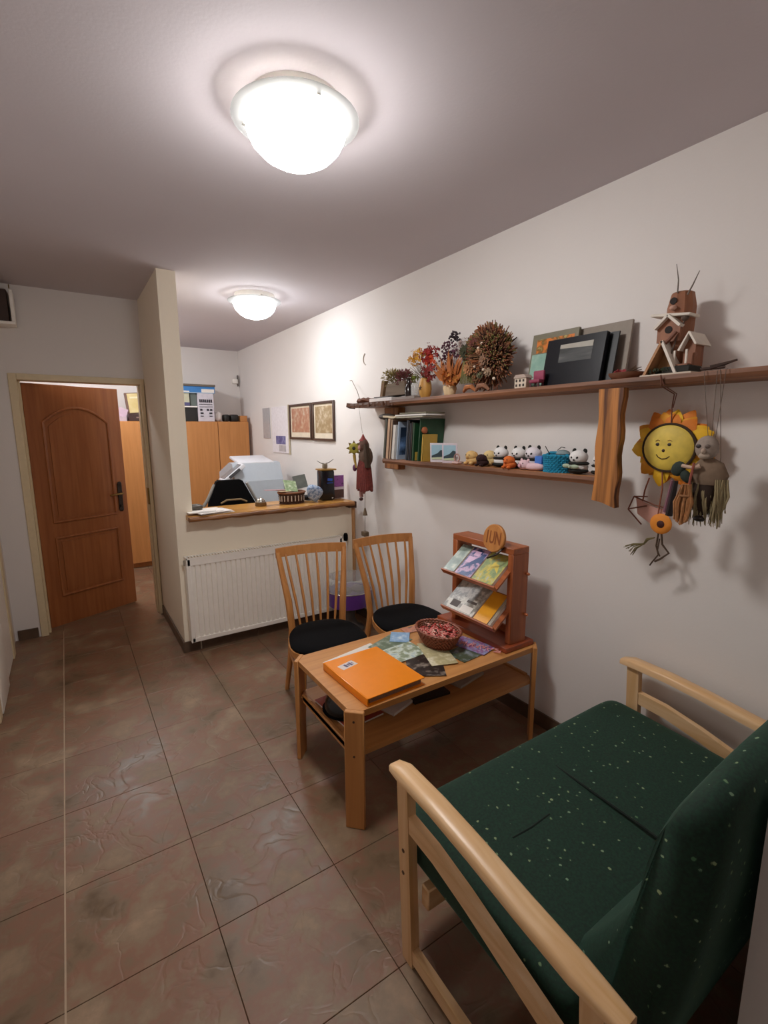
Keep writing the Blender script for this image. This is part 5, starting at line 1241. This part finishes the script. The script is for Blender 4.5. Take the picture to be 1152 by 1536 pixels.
for i in range(14):
    a = rg.uniform(.3, 1.2); s_ = B+Vector((0, .055, -.05)); m.tube([s_, s_+Vector((rg.uniform(-.01, .01), .03*math.cos(a)+.02, -.03*math.sin(a))), s_+Vector((rg.uniform(-.01, .01), .05*math.cos(a)+.02+rg.uniform(0, .02), -.06*math.sin(a)-.005))], .0014, 4)
m.build('raffia_tassel', flat('6b6038', .8), t, kind='stuff')

# ------------------------------------------------------------------ hanging witch doll (right)
D = Vector((1.845, .785, 1.532))
t = thing('witch_doll', 'grey haired hanging witch doll with straw broom right of the sunflower', 'hanging doll', tuple(D))
hd = MB().ell(D, (.032, .036, .042), n=20).build('head', flat('93857a', .8, 0, .1, 90), t)
MB().ell(D+Vector((-.034, -.004, -.010)), (.011, .007, .010), n=10).build('nose', flat('b5a190', .7), hd)
MB().ell(D+Vector((-.026, -.004, -.027)), (.012, .018, .012), n=10).build('chin', flat('9c8c7c', .7), hd)
for s, cc in ((1, '241c1a'), (-1, '5a4a40')): MB().ell(D+Vector((-.030, s*.014, .006)), (.004, .009, .007), n=10).build('eye', flat(cc, .5), hd)
m = MB(); m.tube([D+Vector((0, 0, -.035)), D+Vector((.005, -.005, -.06)), D+Vector((.006, -.012, -.10)), D+Vector((.006, -.012, -.125))], [.018, .050, .062, .050], 16, flat=.6); m.build('cloak', flat('74604e', .9, 0, .1, 60), t)
m = MB(); rg = random.Random(14)
for i in range(90):
    f = i/89; y0_ = .045-.10*f+rg.uniform(-.008, .008); x_ = rg.uniform(-.02, .025); b = D+Vector((x_, y0_-.015, -.105)); Lh = rg.uniform(.10, .17)
    m.tube([b, b+Vector((rg.uniform(-.008, .008), rg.uniform(-.01, .01), -Lh*.5)), b+Vector((rg.uniform(-.01, .01), rg.uniform(-.015, .01), -Lh))], [.003, .0042, .0012], 5)
m.build('raffia_skirt', flat('8a7c5c', .9, 0, .15, 60), t, kind='stuff')
MB().tube([D+Vector((.0, -.004, -.12)), D+Vector((-.002, -.0, -.20)), D+Vector((-.004, .002, -.235))], [.045, .034, .012], 12, flat=.5).build('dark_skirt', flat('33231a', .9), t)
m = MB(); m.ell(D+Vector((-.012, -.005, -.245)), (.018, .020, .011), n=12); m.ell(D+Vector((-.016, .05, -.243)), (.016, .014, .008), n=12); m.build('boot', flat('1d1511', .5), t)
m = MB(); m.tube([D+Vector((-.035, .058, -.063)), D+Vector((-.04, .02, -.068)), D+Vector((-.035, .0, -.060))], [.007, .006, .009], 8); m.build('hand', flat('b59a86', .7), t)
m = MB(); m.ell(D+Vector((-.03, .072, -.075)), (.012, .024, .028), (.5, 0, 0), n=12); m.ell(D+Vector((-.03, .045, -.10)), (.012, .018, .026), (-.6, 0, 0), n=12); m.build('green_scarf', flat('1f2c24', .8), t)
m = MB(); m.tube([D+Vector((-.012, .085, -.12)), D+Vector((-.012, .098, -.25))], [.008, .012], 6); m.build('dark_leg', flat('231a1a', .8), t)
m = MB(); m.tube([D+Vector((-.005, .10, -.12)), D+Vector((-.005, .115, -.24))], [.006, .009], 6); m.build('mauve_leg', flat('7d5460', .8), t)
m = MB(); m.tube([D+Vector((-.045, .016, -.05)), D+Vector((-.048, .022, -.11)), D+Vector((-.05, .022, -.14))], .004, 6); m.build('broom_stick', flat('8d4a3a', .7), t)
m = MB()
for i in range(50):
    a = rg.uniform(-1, 1); b = D+Vector((-.05+rg.uniform(-.012, .012), .030+a*.012, -.125)); m.tube([b, D+Vector((-.05+rg.uniform(-.015, .015), .034+a*.030, -.19)), D+Vector((-.05+rg.uniform(-.012, .012), .036+a*.022, -.27+abs(a)*.02))], [.002, .0035, .002], 4)
m.build('straw_broom', flat('a8764a', .85, 0, .2, 60), t, kind='stuff')
MB().ring(D+Vector((-.05, .032, -.165)), .017, .004, 'z', 14, sx=.8, sy=1.2).build('broom_tie', flat('8a5f3c', .8), t)
m = MB()
for y2, x2 in ((.02, 1.812), (-.02, 1.812), (-.045, 1.812)):
    m.tube([D+Vector((0, .0 if y2 > 0 else y2*.5, .035)), (x2, D.y+y2, SZ-.005), (x2+.01, D.y+y2, SZ+.002)], .0011, 4)
m.tube([(1.808, .755, SZ), (1.845, .74, 1.50), (1.85, .745, 1.43)], .0011, 4)
m.build('string', flat('6a5a50', .7), t)

# ------------------------------------------------------------------ hanging doll on the left
D = Vector((1.90, 3.19, 1.50)); D = Vector((1.93, 3.22, 1.40))
t = thing('red_doll', 'dark red cloth doll with small sunflower hanging near the counter end', 'hanging doll', tuple(D))
MB().ell(D+Vector((0, 0, .07)), (.04, .05, .055), n=16).build('head', flat('5c4034', .9, 0, .2, 60), t)
MB().lathe([(.036, 0), (.016, .025), (.002, .055)], D+Vector((0, .01, .11)), 14).build('red_hat', flat('8a3a34', .8), t)
m = MB(); rg = random.Random(8)
for i in range(26):
    a = 2*PI*i/26; b = D+Vector((.02*math.cos(a), .03*math.sin(a), .02)); m.tube([b, D+Vector((.04*math.cos(a), .06*math.sin(a), -.10)), D+Vector((.045*math.cos(a), .085*math.sin(a)-.005, -.28+.03*rg.random()))], [.006, .012, .010], 6)
m.build('red_skirt', flat('70302a', .9, 0, .2, 60), t)
m = MB()
for i in range(40):
    b = D+Vector((.02*rg.uniform(-1, 1), -.045*rg.random(), .09)); m.tube([b, b+Vector((-.01, -.03, -.06)), b+Vector((-.01, -.035-.02*rg.random(), -.18))], .005, 5)
m.build('brown_hair', flat('4a3a2c', .9), t, kind='stuff')
MB().ell(D+Vector((.01, -.01, -.01)), (.05, .070, .085), n=16).build('brown_shawl', flat('5a4436', .9, 0, .2, 60), t)
fc = D+Vector((-.055, .055, .055))
FR = Matrix.Translation(fc) @ Matrix.Rotation(math.radians(52), 4, 'Z')
m = MB()
for j in range(8):
    a = 2*PI*j/8; d = Vector((0, math.cos(a), math.sin(a))); s_ = Vector((0, -math.sin(a), math.cos(a))); m.poly([d*.02-s_*.022, d*.062+Vector((-.006, 0, 0)), d*.02+s_*.022])
m.xform(FR).build('petal_ring', flat('7d6626', .8), t)
MB().ell((-.006, 0, 0), (.010, .040, .040), n=18).xform(FR).build('sunflower_disc', flat('b3aa45', .7), t)
MB().ell((-.016, 0, 0), (.006, .014, .014), n=12).xform(FR).build('disc_centre', flat('2e2a14', .7), t)
m = MB(); m.tube([fc+Vector((0, 0, -.05)), fc+Vector((0, -.01, -.10)), fc+Vector((0, -.03, -.15))], [.020, .015, .008], 6, flat=.5); m.build('leaf_tail', flat('9a7a2c', .8), t)
m = MB(); m.ell(D+Vector((-.04, .0, .06)), (.01, .016, .02), n=10); m.build('pale_face', flat('b5857c', .8), t)
m = MB(); m.ell(D+Vector((-.035, .085, -.10)), (.015, .022, .028), n=10); m.build('purple_bow', flat('5a2a48', .8), t)
m = MB(); m.tube([D+Vector((0, .05, -.27)), D+Vector((0, .045, -.33))], .016, 8); m.tube([D+Vector((0, .01, -.27)), D+Vector((0, .01, -.30))], .012, 8); m.build('pink_leg', flat('a87a72', .8), t)
m = MB(); m.ell(D+Vector((-.006, .04, -.345)), (.018, .014, .014), n=10); m.build('shoe', flat('4a2c26', .7), t)
m = MB(); m.tube([D+Vector((0, .02, .17)), (1.90, 3.24, SZ-.01)], .0011, 4); m.build('string', flat('7a6a60', .7), t)
t = thing('chime_string', 'string of small wooden pieces hanging below the red doll', 'wind chime', (1.93, 3.22, 1.1))
m = MB(); m.tube([(1.93, 3.21, 1.12), (1.93, 3.215, .76)], .0022, 5); m.build('string', flat('5e5046', .7), t)
m = MB(); m.cyl((1.93, 3.212, .93), (1.93, 3.212, .99), .020, .005, n=10); m.build('wooden_bell', flat('6d5a44', .7), t)
MB().b2(1.91, 1.95, 3.185, 3.245, .762, .80, .004).build('wooden_block', flat('5f4c36', .7), t)
m = MB(); m.tube([(1.96, 3.30, SZ), (1.97, 3.38, SZ+.11), (1.98, 3.48, SZ+.20), (1.985, 3.52, SZ+.20)], .0025, 5); m.tube([(1.955, 3.20, SZ-.01), (1.96, 3.30, SZ)], .0025, 5)
tag(m.build('bare_twig', flat('7a6a5c', .8), loc=(1.96, 3.3, SZ)), 'thin bare twig rising from the left end of the upper shelf', 'twig')
